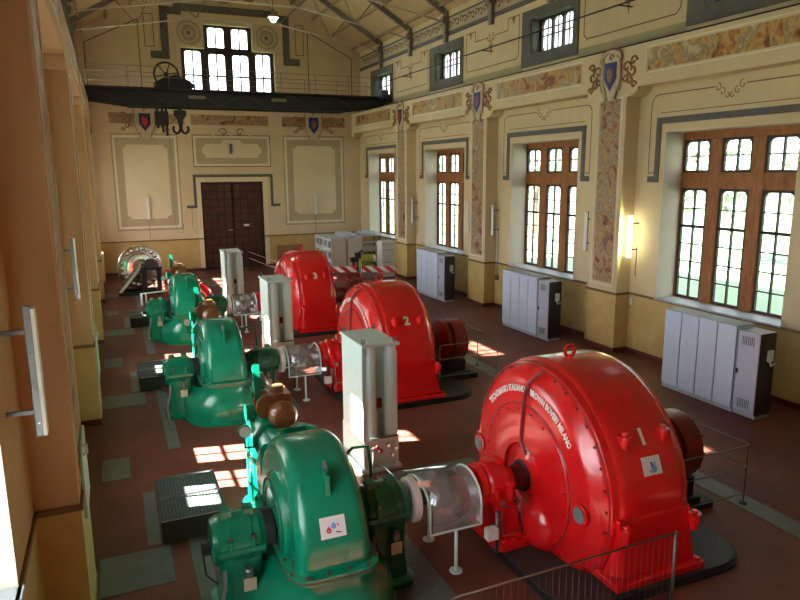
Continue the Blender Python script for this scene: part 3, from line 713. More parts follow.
# ------------------------------------------------------------------ fluorescent wall lamps
def wall_lamp(lab, side, y, zc, lit=False, back=False, group='fluorescent wall lamps'):
    # bracketed vertical fluorescent batten; local +n points into the hall
    if back: t = thing('wall_lamp', lab, 'lamp', (y, YB, zc), group=None); n = Vector((0, -1, 0)); u = Vector((1, 0, 0))
    else:
        S = SIDES[side]; t = thing('wall_lamp', lab, 'lamp', (S['xr'], y, zc), group=None); n = Vector((-S['s'], 0, 0)); u = Vector((0, 1, 0))
    def bx(mb, n0, n1, u0, u1, z0, z1, mt):
        c = [n * a + u * b for a in (n0, n1) for b in (u0, u1)]; xs = [v.x for v in c]; ys = [v.y for v in c]
        mb.box(min(xs), max(xs), min(ys), max(ys), z0, z1, mt)
    d = 0.03 if back else 0.22
    h = MB(); bx(h, d, d + 0.07, -0.03, 0.03, -0.62, 0.62, plain('zinc_housing', (0.22, 0.22, 0.23), 0.35, metal=0.5))
    for q in range(4): bx(h, d + 0.025, d + 0.05, -0.045, 0.035, -0.5 + q * 0.33, -0.475 + q * 0.33, POLISH)
    h.build('housing', parent=t, bevel=0.008, bseg=1)
    b = MB(); bx(b, d + 0.07, d + 0.10, -0.075, 0.075, -0.6, 0.6, LIT if lit else TUBE); b.build('tube', parent=t)
    for q in (-0.38, 0.38):
        b = MB(); bx(b, 0.0, d + 0.01, -0.02, 0.02, q - 0.02, q + 0.02, DSTEEL); b.build('bracket', parent=t)
    if not back and side == 'right':
        cb = MB(); cb.tube([tuple(n * 0.012 + Vector((0, 0, -0.3))), tuple(n * 0.012 + Vector((0, 0, -1.18)))], 0.012, DSTEEL, 6)
        cb.build('conduit', parent=t)
    return t
wall_lamp('lit yellowish fluorescent wall lamp beside the nearest right-hand window', 'right', P[2] - 0.22, 3.5, lit=True)
wall_lamp('unlit fluorescent wall lamp on the right edge of the middle right window', 'right', P[2] + PW + 0.45, 3.5)
wall_lamp('unlit fluorescent wall lamp left of the middle right window', 'right', P[3] - 0.22, 3.5)
wall_lamp('unlit fluorescent wall lamp at the near edge of the far right window with white cabinets', 'right', P[3] + PW + 0.45, 3.5)
wall_lamp('unlit fluorescent wall lamp left of the third right window, above the far white cabinets', 'right', P[4] - 0.22, 3.5)
wall_lamp('unlit fluorescent wall lamp beside the farthest right window', 'right', P[4] + PW + 0.45, 3.5)
wall_lamp('large fluorescent wall lamp with studded grey housing, nearest on the left wall', 'left', 6.72, 3.62)
wall_lamp('fluorescent wall lamp on the left wall beyond the nearest pier', 'left', P[2] - 0.75, 3.55)
wall_lamp('fluorescent wall lamp on the back wall, left of the door', None, 1.83, 3.56, back=True)
wall_lamp('fluorescent wall lamp on the back wall, right of the door', None, 11.15, 3.54, back=True)
t = MB(); t.box(6.32, 6.46, YB - 0.08, YB - 0.0065, 6.45, 6.98, DSTEEL); t.cyl((6.39, YB - 0.1, 0), 'z', 6.5, 6.93, 0.03, GREYPORT, 10); tag(t.build('wall_speaker'), 'small dark upright box in the panel above the door', 'fitting')
pl = bpy.data.lights.new('lit_tube_glow', 'AREA'); pl.energy = 24; pl.color = (0.85, 1.0, 0.25); pl.shape = 'RECTANGLE'; pl.size = 0.1; pl.size_y = 1.1
po = bpy.data.objects.new('lit_tube_glow', pl); po.location = (XRR - 0.36, P[2] - 0.22, 3.5); po.rotation_euler = (PI / 2, 0, -PI / 2 - 0.0); C.objects.link(po)
po.rotation_euler = (0, math.radians(90), PI); po.rotation_euler = Vector((-1, 0, 0)).to_track_quat('-Z', 'Y').to_euler()

# ------------------------------------------------------------------ floor plates and trenches
for k in range(-1, 4):
    d = k * B
    for x0, x1, y0, y1 in ((-0.55, 0.40, 8.62, 9.58), (-0.55, -0.07, 12.2, 13.2), (0.66, 0.90, 5.6, 9.66), (0.10, 0.29, 9.68, 11.5), (4.0, 5.95, 10.0, 10.45), (9.45, 10.5, 11.0, 11.5)):
        if y0 + d < 4.5 or y1 + d > 36: continue
        t = MB(); t.box(x0, x1, y0 + d, y1 + d, 0.0, 0.008, GREYSLAB); trim(t)
t = MB(); t.box(9.0, 9.42, 3.0, 36.0, 0, 0.008, GREYSLAB); trim(t)
t = MB(); t.box(3.0, 3.7, 6.75, 9.0, 0, 0.006, GREYSLAB); t.box(3.0, 3.7, 6.75 + B, 9.0 + B, 0, 0.006, GREYSLAB); trim(t)

# perforated steel covers beside the turbines
def grate(y, lab):
    t = thing('trench_cover', lab, 'floor cover', (0.78, y, 0), group='raised trench covers')
    m_ = MB(); m_.box(-0.48, 0.48, -0.77, 0.77, 0.0, 0.32, plain('dark_green_grey_steel', (0.055, 0.065, 0.055), 0.5)); m_.build('box_side', parent=t)
    for j in (-1, 1):
        m_ = MB(); m_.box(-0.48, 0.48, min(0.01 * j, 0.77 * j), max(0.01 * j, 0.77 * j), 0.32, 0.345, PERF)
        for a, b, c, d in ((-0.48, 0.48, 0.75, 0.77), (-0.48, 0.48, 0.01, 0.025)): m_.box(a, b, min(c * j, d * j), max(c * j, d * j), 0.345, 0.352, STEEL)
        m_.build('perforated_lid', parent=t)
    return t
g1 = grate(10.42, 'perforated steel trench cover beside the nearest green turbine')
dup(g1, B, 'perforated steel trench cover beside the middle green turbine'); dup(g1, 2 * B, 'perforated steel trench cover beside the farthest green turbine')

# ------------------------------------------------------------------ turbine
def superell(hx, hy, z, n=40, e=2.6, cx=0.0, cy=0.0):
    out = []
    for i in range(n):
        a = 2 * PI * i / n; c, s_ = math.cos(a), math.sin(a)
        out.append((cx + hx * math.copysign(abs(c) ** (2 / e), c), cy + hy * math.copysign(abs(s_) ** (2 / e), s_), z))
    return out
def arch_shell(mb, R, zc, zbot, hx0, hx1, rnd, mat, na=40, cx=0.0):
    """Arched drum: half circle over straight sides, rounded edges; half width hx0 at the top, hx1 at the bottom."""
    path = [(-1, 0, zbot)] + [(-1, 0, zbot + (zc - zbot) * i / 4) for i in range(1, 4)]
    stations = []
    for i in range(5): stations.append(((-1, 0), zbot + (zc - zbot) * i / 4))
    for i in range(1, na): a = PI - PI * i / na; stations.append(((math.cos(a), math.sin(a)), zc))
    for i in range(5): stations.append(((1, 0), zc - (zc - zbot) * i / 4))
    rings = []; topz = zc + R
    for (dy, dz), zz in stations:
        ring = []
        pr = [(-1, rnd + 0.0)]
        q = 6
        prof = [(-1.0, 0.0, rnd)] 
        pts = []
        for i in range(q + 1):
            a = PI / 2 * i / q; pts.append((-1, rnd * (1 - math.sin(a)), rnd * (1 - math.cos(a))))   # (side, inset radial, inset x)
        pts2 = [(1, b, c) for (_, b, c) in pts[::-1]]
        for sd, ir, ix in [(-1, rnd * (1 - math.sin(PI / 2 * i / q)), rnd * (1 - math.cos(PI / 2 * i / q))) for i in range(q + 1)] + [(1, rnd * (1 - math.sin(PI / 2 * i / q)), rnd * (1 - math.cos(PI / 2 * i / q))) for i in range(q, -1, -1)]:
            r = R - ir; y = dy * r; z = zz + dz * r; f_ = max(0, min(1, (topz - z) / (topz - zbot))); hx = hx0 + (hx1 - hx0) * f_
            ring.append((cx + sd * (hx - ix), y, z))
        rings.append(ring)
    n = len(rings[0]); mb.loft(rings, mat, True, False, closed=False)
    left = [r[0] for r in rings]; right = [r[-1] for r in rings]
    mb.add(left, [list(range(len(left)))], mat); mb.add(right, [list(range(len(right)))[::-1]], mat)
    mb.add(rings[0] , [list(range(n))], mat); mb.add(rings[-1], [list(range(n))[::-1]], mat)

def bearing_housing(mb_ped, mb_cap, x0, x1, R, base, mat, ztop=None):
    """Plummer block on a pedestal; shaft axis along x at ZA."""
    xm = (x0 + x1) / 2
    rings = [superell((x1 - x0) / 2 * 0.98, base, 0.0, e=5, cx=xm), superell((x1 - x0) / 2 * 0.98, base, 0.07, e=5, cx=xm), superell((x1 - x0) / 2 * 0.78, base * 0.8, 0.11, e=5, cx=xm),
             superell((x1 - x0) / 2 * 0.72, base * 0.68, 0.5, e=5, cx=xm), superell((x1 - x0) / 2 * 0.8, R * 0.95, ZA - 0.12, e=5, cx=xm), superell((x1 - x0) / 2 * 0.8, R * 1.0, ZA, e=5, cx=xm)]
    mb_ped.loft(rings, mat, True)
    w = x1 - x0
    prof = [(x0, R * 0.55), (x0 + 0.02, R * 0.85), (x0 + w * 0.14, R * 0.95), (x0 + w * 0.16, R), (x0 + w * 0.3, R), (x0 + w * 0.32, R * 1.06), (x0 + w * 0.7, R * 1.06), (x0 + w * 0.72, R), (x1 - w * 0.16, R), (x1 - w * 0.14, R * 0.95), (x1 - 0.02, R * 0.85), (x1, R * 0.55)]
    mb_cap.lathe(prof, (0, 0, ZA), 'x', mat, 36)
    # cap bolts, lifting lugs and the joint flange
    mb_cap.box(x0 + w * 0.1, x1 - w * 0.1, -R * 1.16, R * 1.16, ZA - 0.03, ZA + 0.03, mat)
    for sx in (0.3, 0.7):
        for sy in (-1, 1):
            mb_cap.cyl((x0 + w * sx, sy * R * 1.02, 0), 'z', ZA, ZA + 0.14, 0.035, mat, 10); mb_cap.cyl((x0 + w * sx, sy * R * 1.02, 0), 'z', ZA + 0.14, ZA + 0.18, 0.025, DSTEEL, 6)
        mb_cap.box(x0 + w * sx - 0.06, x0 + w * sx + 0.06, -0.09, 0.09, ZA + R * 0.95, ZA + R * 1.22, mat)

TX = 2.05
tur = thing('water_turbine', 'nearest green water turbine, with white logo sticker on its hood', 'turbine', (TX, YA, 0), group='green turbines')
lo = MB()
lo.loft([superell(0.98, 1.36, 0.0), superell(0.98, 1.36, 0.05), superell(0.93, 1.31, 0.07), superell(0.93, 1.31, 0.30), superell(0.90, 1.29, 0.42), superell(0.80, 1.24, 0.54), superell(0.64, 1.19, 0.63, e=3), superell(0.55, 1.155, 0.72, e=4), superell(0.52, 1.14, 0.84, e=5)], GREEN, True)
lo.build('lower_casing', parent=tur)
fl = MB(); fl.loft([superell(0.57, 1.21, 0.835, e=6), superell(0.57, 1.21, 0.87, e=6)], GREEN, True); fl.loft([superell(0.572, 1.212, 0.87, e=6), superell(0.572, 1.212, 0.89, e=6)], RUST, True); fl.loft([superell(0.57, 1.21, 0.89, e=6), superell(0.57, 1.21, 0.92, e=6)], GREEN, True)
for i in range(7):
    for sx in (-1, 1): fl.cyl((sx * 0.515, -1.0 + i * 0.33, 0), 'z', 0.92, 0.945, 0.024, RUST, 6)
for i in range(4):
    for sy in (-1, 1): fl.cyl((-0.36 + i * 0.24, sy * 1.145, 0), 'z', 0.92, 0.945, 0.024, RUST, 6)
fl.build('casing_flange', parent=tur)
hd = MB(); arch_shell(hd, 1.10, 1.02, 0.91, 0.40, 0.46, 0.16, GREEN)
hood = hd.build('hood', parent=tur)
dc = MB(); dc.lathe([(-0.50, 0.0001), (-0.50, 0.50), (-0.485, 0.56), (-0.38, 0.60)], (0, 0, 1.12), 'x', GREEN, 40); dc.torus((-0.50, 0, 1.12), 0.50, 0.018, GREEN_D, 'x', 40)
for i in range(26):
    a = PI * 0.05 + 1.9 * i / 25
    dc.box(-0.512, -0.495, math.cos(a) * 0.42 - 0.016, math.cos(a) * 0.42 + 0.016, 1.12 + math.sin(a) * 0.42 - 0.026, 1.12 + math.sin(a) * 0.42 + 0.026, GREEN_D)
dc.build('side_cover', parent=hood)
lg = MB(); lg.prism([(-0.74, 1.66), (-0.86, 1.72), (-0.84, 1.96), (-0.68, 2.02), (-0.54, 1.92)], 'x', -0.045, 0.015, GREEN); lg.torus((-0.015, -0.76, 2.04), 0.06, 0.016, DSTEEL, 'x', 14); lg.build('lifting_lug', parent=hood)
sh = MB(); sh.cyl((0, 0, ZA), 'x', -1.2, 1.62, 0.12, DSTEEL, 24); sh.lathe([(-0.72, 0.27), (-0.52, 0.29), (-0.48, 0.2)], (0, 0, ZA), 'x', BLACK, 28); sh.lathe([(0.48, 0.2), (0.52, 0.29), (0.66, 0.27)], (0, 0, ZA), 'x', BLACK, 28); sh.build('shaft', parent=tur)
for x0, x1, nm in ((-1.28, -0.60, 'l'), (0.60, 1.32, 'r')):
    pd, cp = MB(), MB(); bearing_housing(pd, cp, x0, x1, 0.32, 0.50, GREEN_D if nm == 'r' else GREEN)
    po_ = pd.build('bearing_pedestal', parent=tur); cp.build('bearing_cap', parent=po_)
    xm = (x0 + x1) / 2
    oc = MB(); oc.lathe([(0, 0.03), (0.03, 0.05), (0.09, 0.05), (0.11, 0.03), (0.15, 0.035)], (xm + 0.05, -0.43, 0.66), 'z', STEEL, 14); oc.box(xm + 0.03, xm + 0.07, -0.43, -0.3, 0.66, 0.70, DSTEEL); oc.build('oil_cup', parent=po_)
    tg = MB(); tg.box(xm - 0.02, xm + 0.13, -0.45, -0.435, 0.49, 0.65, plain('tag_paper', (0.62, 0.56, 0.40), 0.6)); tg.box(xm + 0.03, xm + 0.08, -0.436, -0.33, 0.52, 0.6, DSTEEL); tg.build('tag', parent=po_)
    pp = MB(); pp.tube([(x0 + 0.12, -0.36, ZA - 0.2), (x0 + 0.10, -0.46, 0.6), (x0 + 0.02, -0.5, 0.3), (x0 + 0.05, -0.52, 0.0)], 0.022, plain('grey_hose', (0.20, 0.20, 0.22), 0.5)); pp.tube([(x0 - 0.05, 0.0, ZA - 0.1), (x0 - 0.09, -0.1, ZA - 0.12), (x0 - 0.08, -0.2, ZA - 0.3), (x0 + 0.04, -0.34, ZA - 0.36)], 0.012, BLACK); pp.box(x0 - 0.1, x0 + 0.01, -0.06, 0.06, ZA - 0.13, ZA - 0.03, BLACK)
    pp.build('hose', parent=po_)
cl = MB(); cl.lathe([(1.36, 0.20), (1.36, 0.29), (1.37, 0.31), (1.46, 0.31), (1.47, 0.29), (1.47, 0.2)], (0, 0, ZA), 'x', WHITE, 36); cl.build('collar', parent=tur, label='white collar ring on the shaft')
# nozzle pipe, valve and brown actuator behind the hood
rc = MB(); rc.prism([(0.9, 0.92), (0.9, 1.75), (1.15, 1.52), (1.32, 1.3), (1.32, 0.92)], 'x', -0.44, 0.44, GREEN); rc.build('rear_casing', parent=tur, bevel=0.05, bseg=3)
nz = MB(); nz.tube([(-0.12, 1.1, 1.30), (-0.13, 1.45, 1.42), (-0.14, 1.8, 1.55), (-0.14, 2.15, 1.62), (-0.14, 2.4, 1.5), (-0.14, 2.52, 1.2), (-0.14, 2.55, 0.6), (-0.14, 2.55, 0.0)], 0.22, GREEN, 20)
nz.lathe([(0.0, 0.31), (0.08, 0.31)], (-0.14, 2.55, 0.0), 'z', GREEN, 24); nz.torus((-0.135, 1.62, 1.5), 0.24, 0.045, GREEN, 'y', 24); nz.build('nozzle_pipe', parent=tur)
vt = MB(); vt.prism([(1.95, 1.62), (2.3, 1.62), (2.26, 2.1), (2.14, 2.52), (2.04, 2.25), (1.97, 2.0)], 'x', -0.27, -0.17, GREEN); vt.box(-0.27, -0.1, 1.95, 2.25, 1.98, 2.05, GREEN); vt.box(-0.34, 0.0, 1.9, 2.3, 1.6, 1.72, GREEN); vt.cyl((-0.36, 2.1, 1.78), 'x', -0.05, 0.08, 0.13, GREEN, 20)
vt.tube([(-0.14, 2.2, 2.36), (0.0, 1.95, 2.12)], 0.032, STEEL); vt.build('valve_yoke', parent=tur)
ac = MB(); ac.lathe([(1.46, 0.0001), (1.46, 0.10), (1.48, 0.155), (1.53, 0.19), (1.58, 0.20), (1.60, 0.215), (1.66, 0.215), (1.66, 0.18), (1.95, 0.18), (1.95, 0.22), (2.02, 0.22), (2.02, 0.15), (2.3, 0.15)], (0.06, 0, 1.84), 'y', BROWN, 30)
ac.box(-0.10, 0.22, 1.75, 2.15, 1.9, 2.12, BROWN); ac.cyl((0.06, 1.98, 0), 'z', 2.1, 2.2, 0.10, BROWN, 20); ac.lathe([(-0.04, 0.12), (-0.04, 0.2), (0.02, 0.2), (0.02, 0.15), (0.2, 0.15), (0.2, 0.2), (0.26, 0.2)], (-0.10, 1.85, 1.92), 'y', BROWN, 24); ac.box(-0.20, 0.12, 1.6, 1.95, 1.55, 1.72, BROWN)
for i in range(8):
    a = 2 * PI * i / 8; ac.cyl((0.06 + 0.2 * math.cos(a), 1.57, 1.84 + 0.2 * math.sin(a)), 'y', 0, 0.04, 0.018, DSTEEL, 6)
ac.build('actuator', parent=tur, bevel=0.01, bseg=1)
br = MB()
for sx in (-0.18, 0.28): br.bar((sx, 0.62, 1.92), (sx, 1.72, 1.58), 0.05, 0.14, GREEN)
br.bar((-0.18, 1.2, 1.75), (0.28, 1.2, 1.75), 0.05, 0.1, GREEN); br.bar((-0.18, 1.7, 1.58), (-0.1, 1.7, 1.4), 0.05, 0.12, GREEN); br.build('actuator_bracket', parent=tur)
ga = MB(); ga.cyl((-0.57, 1.32, 1.80), 'y', -0.03, 0.03, 0.095, GREEN, 20); ga.cyl((-0.57, 1.285, 1.80), 'y', -0.004, 0.004, 0.08, WHITE, 20); ga.tube([(-0.57, 1.32, 1.71), (-0.57, 1.32, 1.55), (-0.34, 1.5, 1.46)], 0.016, DSTEEL); ga.build('pressure_gauge', parent=tur)
op = MB(); op.tube([(0.40, -0.05, 1.75), (0.62, 0.1, 1.82), (0.84, 0.12, 1.8), (0.88, 0.12, 1.5), (0.88, 0.1, 1.3)], 0.022, GREEN); op.build('oil_pipe', parent=tur)
tur2 = dup(tur, B, 'middle green water turbine, between the two others'); tur3 = dup(tur, 2 * B, 'farthest green water turbine, in front of the polished runner wheel')
def sticker(parent, cx, yf, zc, w, h, kind, tilt):
    def q(u, v, n): return (cx + u, yf(zc + v) - n, zc + v)
    s_ = MB(); s_.loft([[q(-w / 2, -h / 2 + h * i / 8, 0), q(w / 2, -h / 2 + h * i / 8, 0), q(w / 2, -h / 2 + h * i / 8, 0.006), q(-w / 2, -h / 2 + h * i / 8, 0.006)] for i in range(9)], STICK, False)
    def poly(pts, mt):
        n = len(pts); vs = [q(u * w, v * h, 0.004) for u, v in pts] + [q(u * w, v * h, 0.009) for u, v in pts]
        s_.add(vs, [list(range(n))[::-1], list(range(n, 2 * n))] + [(i, (i + 1) % n, n + (i + 1) % n, n + i) for i in range(n)], mt)
    drop = lambda x, y, r: [(x, y + r * 2.0)] + [(x + r * math.cos(a), y + r * 1.3 * math.sin(a)) for a in [0.6 - i * 0.46 for i in range(10)]]
    if kind == 0:
        poly(drop(0.03, 0.05, 0.10), LOGOB); poly(drop(-0.17, -0.12, 0.10), LOGOR); poly([(-0.21, -0.15), (-0.13, -0.15), (-0.17, 0.0)], WHITE)
        poly([(0.15, 0.22), (0.25, 0.05), (0.19, 0.02)], LOGOR); poly([(0.10, -0.2), (0.33, -0.28), (0.30, -0.31), (0.12, -0.27)], INK)
    else:
        poly(drop(0.10, -0.18, 0.15), LOGOB); poly([(-0.05, 0.2), (0.05, 0.2), (0.02, -0.05), (-0.04, -0.05)], INK); poly([(0.12, 0.18), (0.25, 0.2), (0.2, 0.02)], LOGOB); poly([(-0.22, -0.2), (-0.02, -0.3), (-0.12, -0.36)], LOGOR)
    return s_.build('sticker', parent=parent)
sticker(hood, -0.02, lambda z: -1.105 if z < 1.02 else -0.005 - math.sqrt(max(0, 1.21 - (z - 1.02) ** 2)), 1.42, 0.30, 0.22, 0, 0)

# ------------------------------------------------------------------ coupling guard
gd = thing('coupling_guard', 'clear coupling guard in front of generator number 1', 'guard', (3.95, YA, 0), group='clear coupling guards')
G = [(-0.43, 0.62), (-0.43, 0.90)] + [(0.43 * math.cos(PI - PI * i / 10), 0.90 + 0.37 * math.sin(PI - PI * i / 10)) for i in range(1, 10)] + [(0.43, 0.90), (0.43, 0.62)]
m_ = MB(); rings = [[(x, y, z) for y, z in G] for x in (-0.38, 0.38)]
n = len(G); m_.add([v for r in rings for v in r], [(i, i + 1, n + i + 1, n + i) for i in range(n - 1)], ACRYL, True)
gs = m_.build('clear_sheet', parent=gd); sm = gs.modifiers.new('s', 'SOLIDIFY'); sm.thickness = 0.006
m_ = MB()
for x in (-0.39, 0.39): m_.tube([(x, y, z) for y, z in G], 0.018, GREY_L)
for y, z in ((-0.43, 0.62), (0.43, 0.62)): m_.tube([(-0.39, y, z), (0.39, y, z)], 0.016, GREY_L)
m_.build('guard_frame', parent=gd)
for sy in (-1, 1):
    m_ = MB(); m_.cyl((0.0, sy * 0.43, 0), 'z', 0, 0.62, 0.024, GREY_L, 12); m_.cyl((0.0, sy * 0.43, 0), 'z', 0, 0.02, 0.09, GREY_L, 14); m_.build('leg', parent=gd)
dup(gd, B, 'clear coupling guard in front of generator number 2'); dup(gd, 2 * B, 'clear coupling guard in front of generator number 3')

# ------------------------------------------------------------------ generator
GX = 6.18; R = 1.72
gen = thing('generator', 'nearest red generator, marked 1 with a white sticker', 'generator', (GX, YA, 0), group='red generators')
ZP = 0.10
# black plinth under the set
rr = 0.6
def rrect(x0, x1, y0, y1, r, n=6):
    out = []
    for cx, cy, a0 in ((x1 - r, y1 - r, 0), (x0 + r, y1 - r, PI / 2), (x0 + r, y0 + r, PI), (x1 - r, y0 + r, 1.5 * PI)):
        out += [(cx + r * math.cos(a0 + PI / 2 * i / n), cy + r * math.sin(a0 + PI / 2 * i / n)) for i in range(n + 1)]
    return out
pl_ = MB(); pl_.prism(rrect(4.68 - GX, 7.88 - GX, -1.93, 1.93, rr), 'z', 0.0, 0.07, BLACK); pl_.prism(rrect(4.66 - GX, 7.90 - GX, -1.95, 1.95, rr), 'z', 0.0, 0.045, BLACK)
pl_.prism(rrect(4.70 - GX, 7.86 - GX, -1.91, 1.91, rr), 'z', 0.07, ZP, plain('black_green_plate', (0.020, 0.027, 0.025), 0.5, var=0.3, scale=5))
pl_.box(7.6 - GX, 8.62 - GX, -0.55, 0.55, 0, 0.12, BLACK)
pl_.build('plinth', parent=gen)
st = MB(); arch_shell(st, R, ZA, ZP, 0.60, 0.60, 0.16, RED, na=64, cx=0.0)
# two raised bands round the shell
stator = st.build('stator_shell', parent=gen)
def clip_floor(o, z):
    bm = bmesh.new(); bm.from_mesh(o.data)
    bmesh.ops.bisect_plane(bm, geom=bm.verts[:] + bm.edges[:] + bm.faces[:], plane_co=(0, 0, z), plane_no=(0, 0, -1), clear_outer=True)
    es = [e for e in bm.edges if e.is_boundary]
    if es: bmesh.ops.holes_fill(bm, edges=es)
    bm.to_mesh(o.data); bm.free()
eb = MB(); x = lambda X_: X_ - GX
eb.lathe([(x(5.64), 1.68), (x(5.535), 1.665), (x(5.515), 1.645), (x(5.52), 1.625), (x(5.50), 1.61), (x(5.47), 1.57), (x(5.42), 1.50), (x(5.37), 1.44), (x(5.345), 1.38), (x(5.335), 1.30), (x(5.33), 1.09), (x(5.315), 1.075), (x(5.30), 1.06), (x(5.29), 0.95), (x(5.27), 0.52), (x(5.275), 0.49), (x(5.32), 0.46), (x(5.34), 0.40), (x(5.30), 0.30), (x(5.27), 0.24), (x(5.27), 0.0001)], (0, 0, ZA), 'x', RED, 96)
bell = eb.build('end_bell', parent=gen); clip_floor(bell, ZP)
gr = MB(); gr.torus((x(5.522), 0, ZA), 1.632, 0.010, BLACK, 'x', 96); gr.torus((x(5.318), 0, ZA), 1.078, 0.008, RED_D, 'x', 80)
for i in range(36):
    a = 2 * PI * (i + 0.5) / 36
    if ZA + 1.60 * math.sin(a) > 0.2: gr.cyl((0, 1.595 * math.cos(a), ZA + 1.595 * math.sin(a)), 'x', x(5.47), x(5.51), 0.017, RED_D, 8)
for i in range(20):
    a = 2 * PI * (i + 0.5) / 20
    if ZA + 1.0 * math.sin(a) > 0.2: gr.cyl((0, 1.0 * math.cos(a), ZA + 1.0 * math.sin(a)), 'x', x(5.275), x(5.30), 0.014, RED_D, 8)
sb = gr.build('seam', parent=bell); clip_floor(sb, ZP)
rb = MB(); rb.lathe([(x(6.70), 1.68), (x(6.80), 1.66), (x(6.86), 1.55), (x(6.92), 1.30), (x(6.95), 1.0), (x(6.97), 0.5), (x(7.0), 0.0001)], (0, 0, ZA), 'x', RED, 80)
o = rb.build('rear_bell', parent=gen); clip_floor(o, ZP)
dm = MB(); dm.sphere((x(5.36), -0.34, 0.34), 0.44, RED, sx=0.6, n=28, k=14); o = dm.build('lower_dome', parent=bell); clip_floor(o, ZP)
for sy in (-1, 1):
    pt_ = MB(); pt_.lathe([(x(5.345), 0.155), (x(5.30), 0.15), (x(5.295), 0.115)], (0, sy * 1.30, ZA), 'x', RED, 28); pt_.cyl((0, sy * 1.30, ZA), 'x', x(5.285), x(5.296), 0.112, GREYPORT, 28); pt_.build('inspection_port', parent=bell)
cd = MB(); cd.tube([(x(5.50), -0.16, ZA + 1.60), (x(5.40), -0.10, ZA + 1.55), (x(5.32), -0.02, ZA + 1.42), (x(5.285), 0.0, ZA + 1.25), (x(5.265), 0.04, ZA + 0.62), (x(5.26), 0.03, ZA + 0.52), (x(5.26), -0.10, ZA + 0.36)], 0.026, RED_D, 10); cd.build('conduit', parent=bell)
# raised maker's lettering along the ring
RT = 1.255
def place_arc(u, v, n_):
    a = u / RT; r = RT + v
    return (x(5.333) - n_, -r * math.sin(a), ZA + r * math.cos(a))
for word, mid in (('TECNOMASIO ITALIANO', -27.0), ('BROWN BOVERI MILANO', 27.0)):
    sh_ = math.radians(mid) * RT
    tm = text_mb(word, 0.135, LETTER, lambda u, v, n_: (u, v, n_), 0.006)
    w_ = max(abs(p[0]) for p in tm.v); k_ = math.radians(24.2) * RT / w_
    tm.v = [place_arc(sh_ + p[0] * k_, p[1], p[2]) for p in tm.v]
    tm.build('lettering', parent=bell)
# front and back feet
for sy in (-1, 1):
    ft = MB()
    def ring(z, x0, x1, y0, y1): return [(x(x0), sy * y0, z), (x(x1), sy * y0, z), (x(x1), sy * y1, z), (x(x0), sy * y1, z)]
    ft.loft([ring(ZP, 5.50, 7.0, 1.86, 1.2), ring(ZP + 0.10, 5.50, 7.0, 1.86, 1.2)], RED, False)
    ft.loft([ring(ZP + 0.10, 5.66, 6.90, 1.77, 1.2), ring(0.75, 5.60, 6.78, 1.75, 1.2), ring(1.02, 5.585, 6.775, 1.735, 1.2)], RED, False)
    for X_ in (5.58, 6.92):
        for Y_ in (1.80, 1.45): ft.cyl((x(X_), sy * Y_, 0), 'z', ZP + 0.1, ZP + 0.15, 0.045, RED, 8)
    ft.box(x(5.52), x(5.60), min(sy * 1.5, sy * 1.68), max(sy * 1.5, sy * 1.68), 0.80, 0.94, RED); ft.box(x(6.77), x(6.88), min(sy * 1.5, sy * 1.68), max(sy * 1.5, sy * 1.68), 0.74, 0.92, RED)
    ft.cyl((x(5.66), sy * 1.56, 0.52), 'x', -0.03, 0.02, 0.05, BLACK, 12)
    ft.build('foot', parent=gen, bevel=0.02)
    for X_, zz in ((5.64, 0.88), (6.80, 0.84)):
        lb = MB(); lb.lathe([(-0.15, 0.05), (0.06, 0.085), (0.08, 0.085)], (x(X_), sy * 1.80, zz), 'z', RED, 14); lb.cyl((x(X_), sy * 1.80, 0), 'z', zz + 0.08, zz + 0.12, 0.04, RED, 6); lb.build('jack_lug', parent=gen)
for X_ in (5.86, 6.50):
    a = math.radians(35); y_, z_ = -(R + 0.03) * math.cos(a), ZA + (R + 0.03) * math.sin(a)
    lb = MB(); lb.lathe([(-0.19, 0.03), (0.0, 0.085), (0.05, 0.09), (0.06, 0.09)], (x(X_), y_, z_), 'z', RED, 16); lb.cyl((x(X_), y_, 0), 'z', z_ + 0.06, z_ + 0.11, 0.042, RED, 6); lb.build('lifting_boss', parent=stator)
le = MB(); le.torus((x(6.05), 0, ZA + R + 0.10), 0.085, 0.028, RED, 'y', 24); le.cyl((x(6.05), 0, 0), 'z', ZA + R - 0.02, ZA + R + 0.03, 0.06, RED, 16); le.build('lifting_eye', parent=stator)
# shaft, coupling and red bearing towards the turbine
sf = MB(); sf.cyl((0, 0, ZA), 'x', x(3.72), x(7.9), 0.11, DSTEEL, 24); sf.lathe([(x(4.95), 0.17), (x(5.26), 0.185), (x(5.28), 0.215), (x(5.29), 0.215)], (0, 0, ZA), 'x', plain('dark_shaft_red', (0.10, 0.01, 0.01), 0.3), 30); sf.torus((x(5.265), 0, ZA), 0.215, 0.022, BLACK, 'x', 30)
sf.build('shaft', parent=gen)
cp_ = MB(); cp_.lathe([(x(3.86), 0.14), (x(3.86), 0.2), (x(4.0), 0.2), (x(4.0), 0.31), (x(4.12), 0.31), (x(4.12), 0.2), (x(4.3), 0.2), (x(4.3), 0.14)], (0, 0, ZA), 'x', DSTEEL, 32); cp_.build('coupling', parent=gen)
pd, cp = MB(), MB()
XB0, XB1 = 4.42, 5.0
hw_ = (XB1 - XB0) / 2; xm = x((XB0 + XB1) / 2)
XP = x(4.90)
pd.loft([superell(0.29, 0.46, ZP, e=6, cx=XP), superell(0.29, 0.46, ZP + 0.12, e=6, cx=XP)], RED, True)
pd.loft([superell(0.23, 0.38, ZP + 0.12, e=6, cx=XP), superell(0.20, 0.31, 0.45, e=6, cx=XP - 0.03), superell(0.22, 0.31, 0.75, e=6, cx=XP - 0.08), superell(0.26, 0.31, ZA, e=6, cx=xm + 0.02)], RED, True)
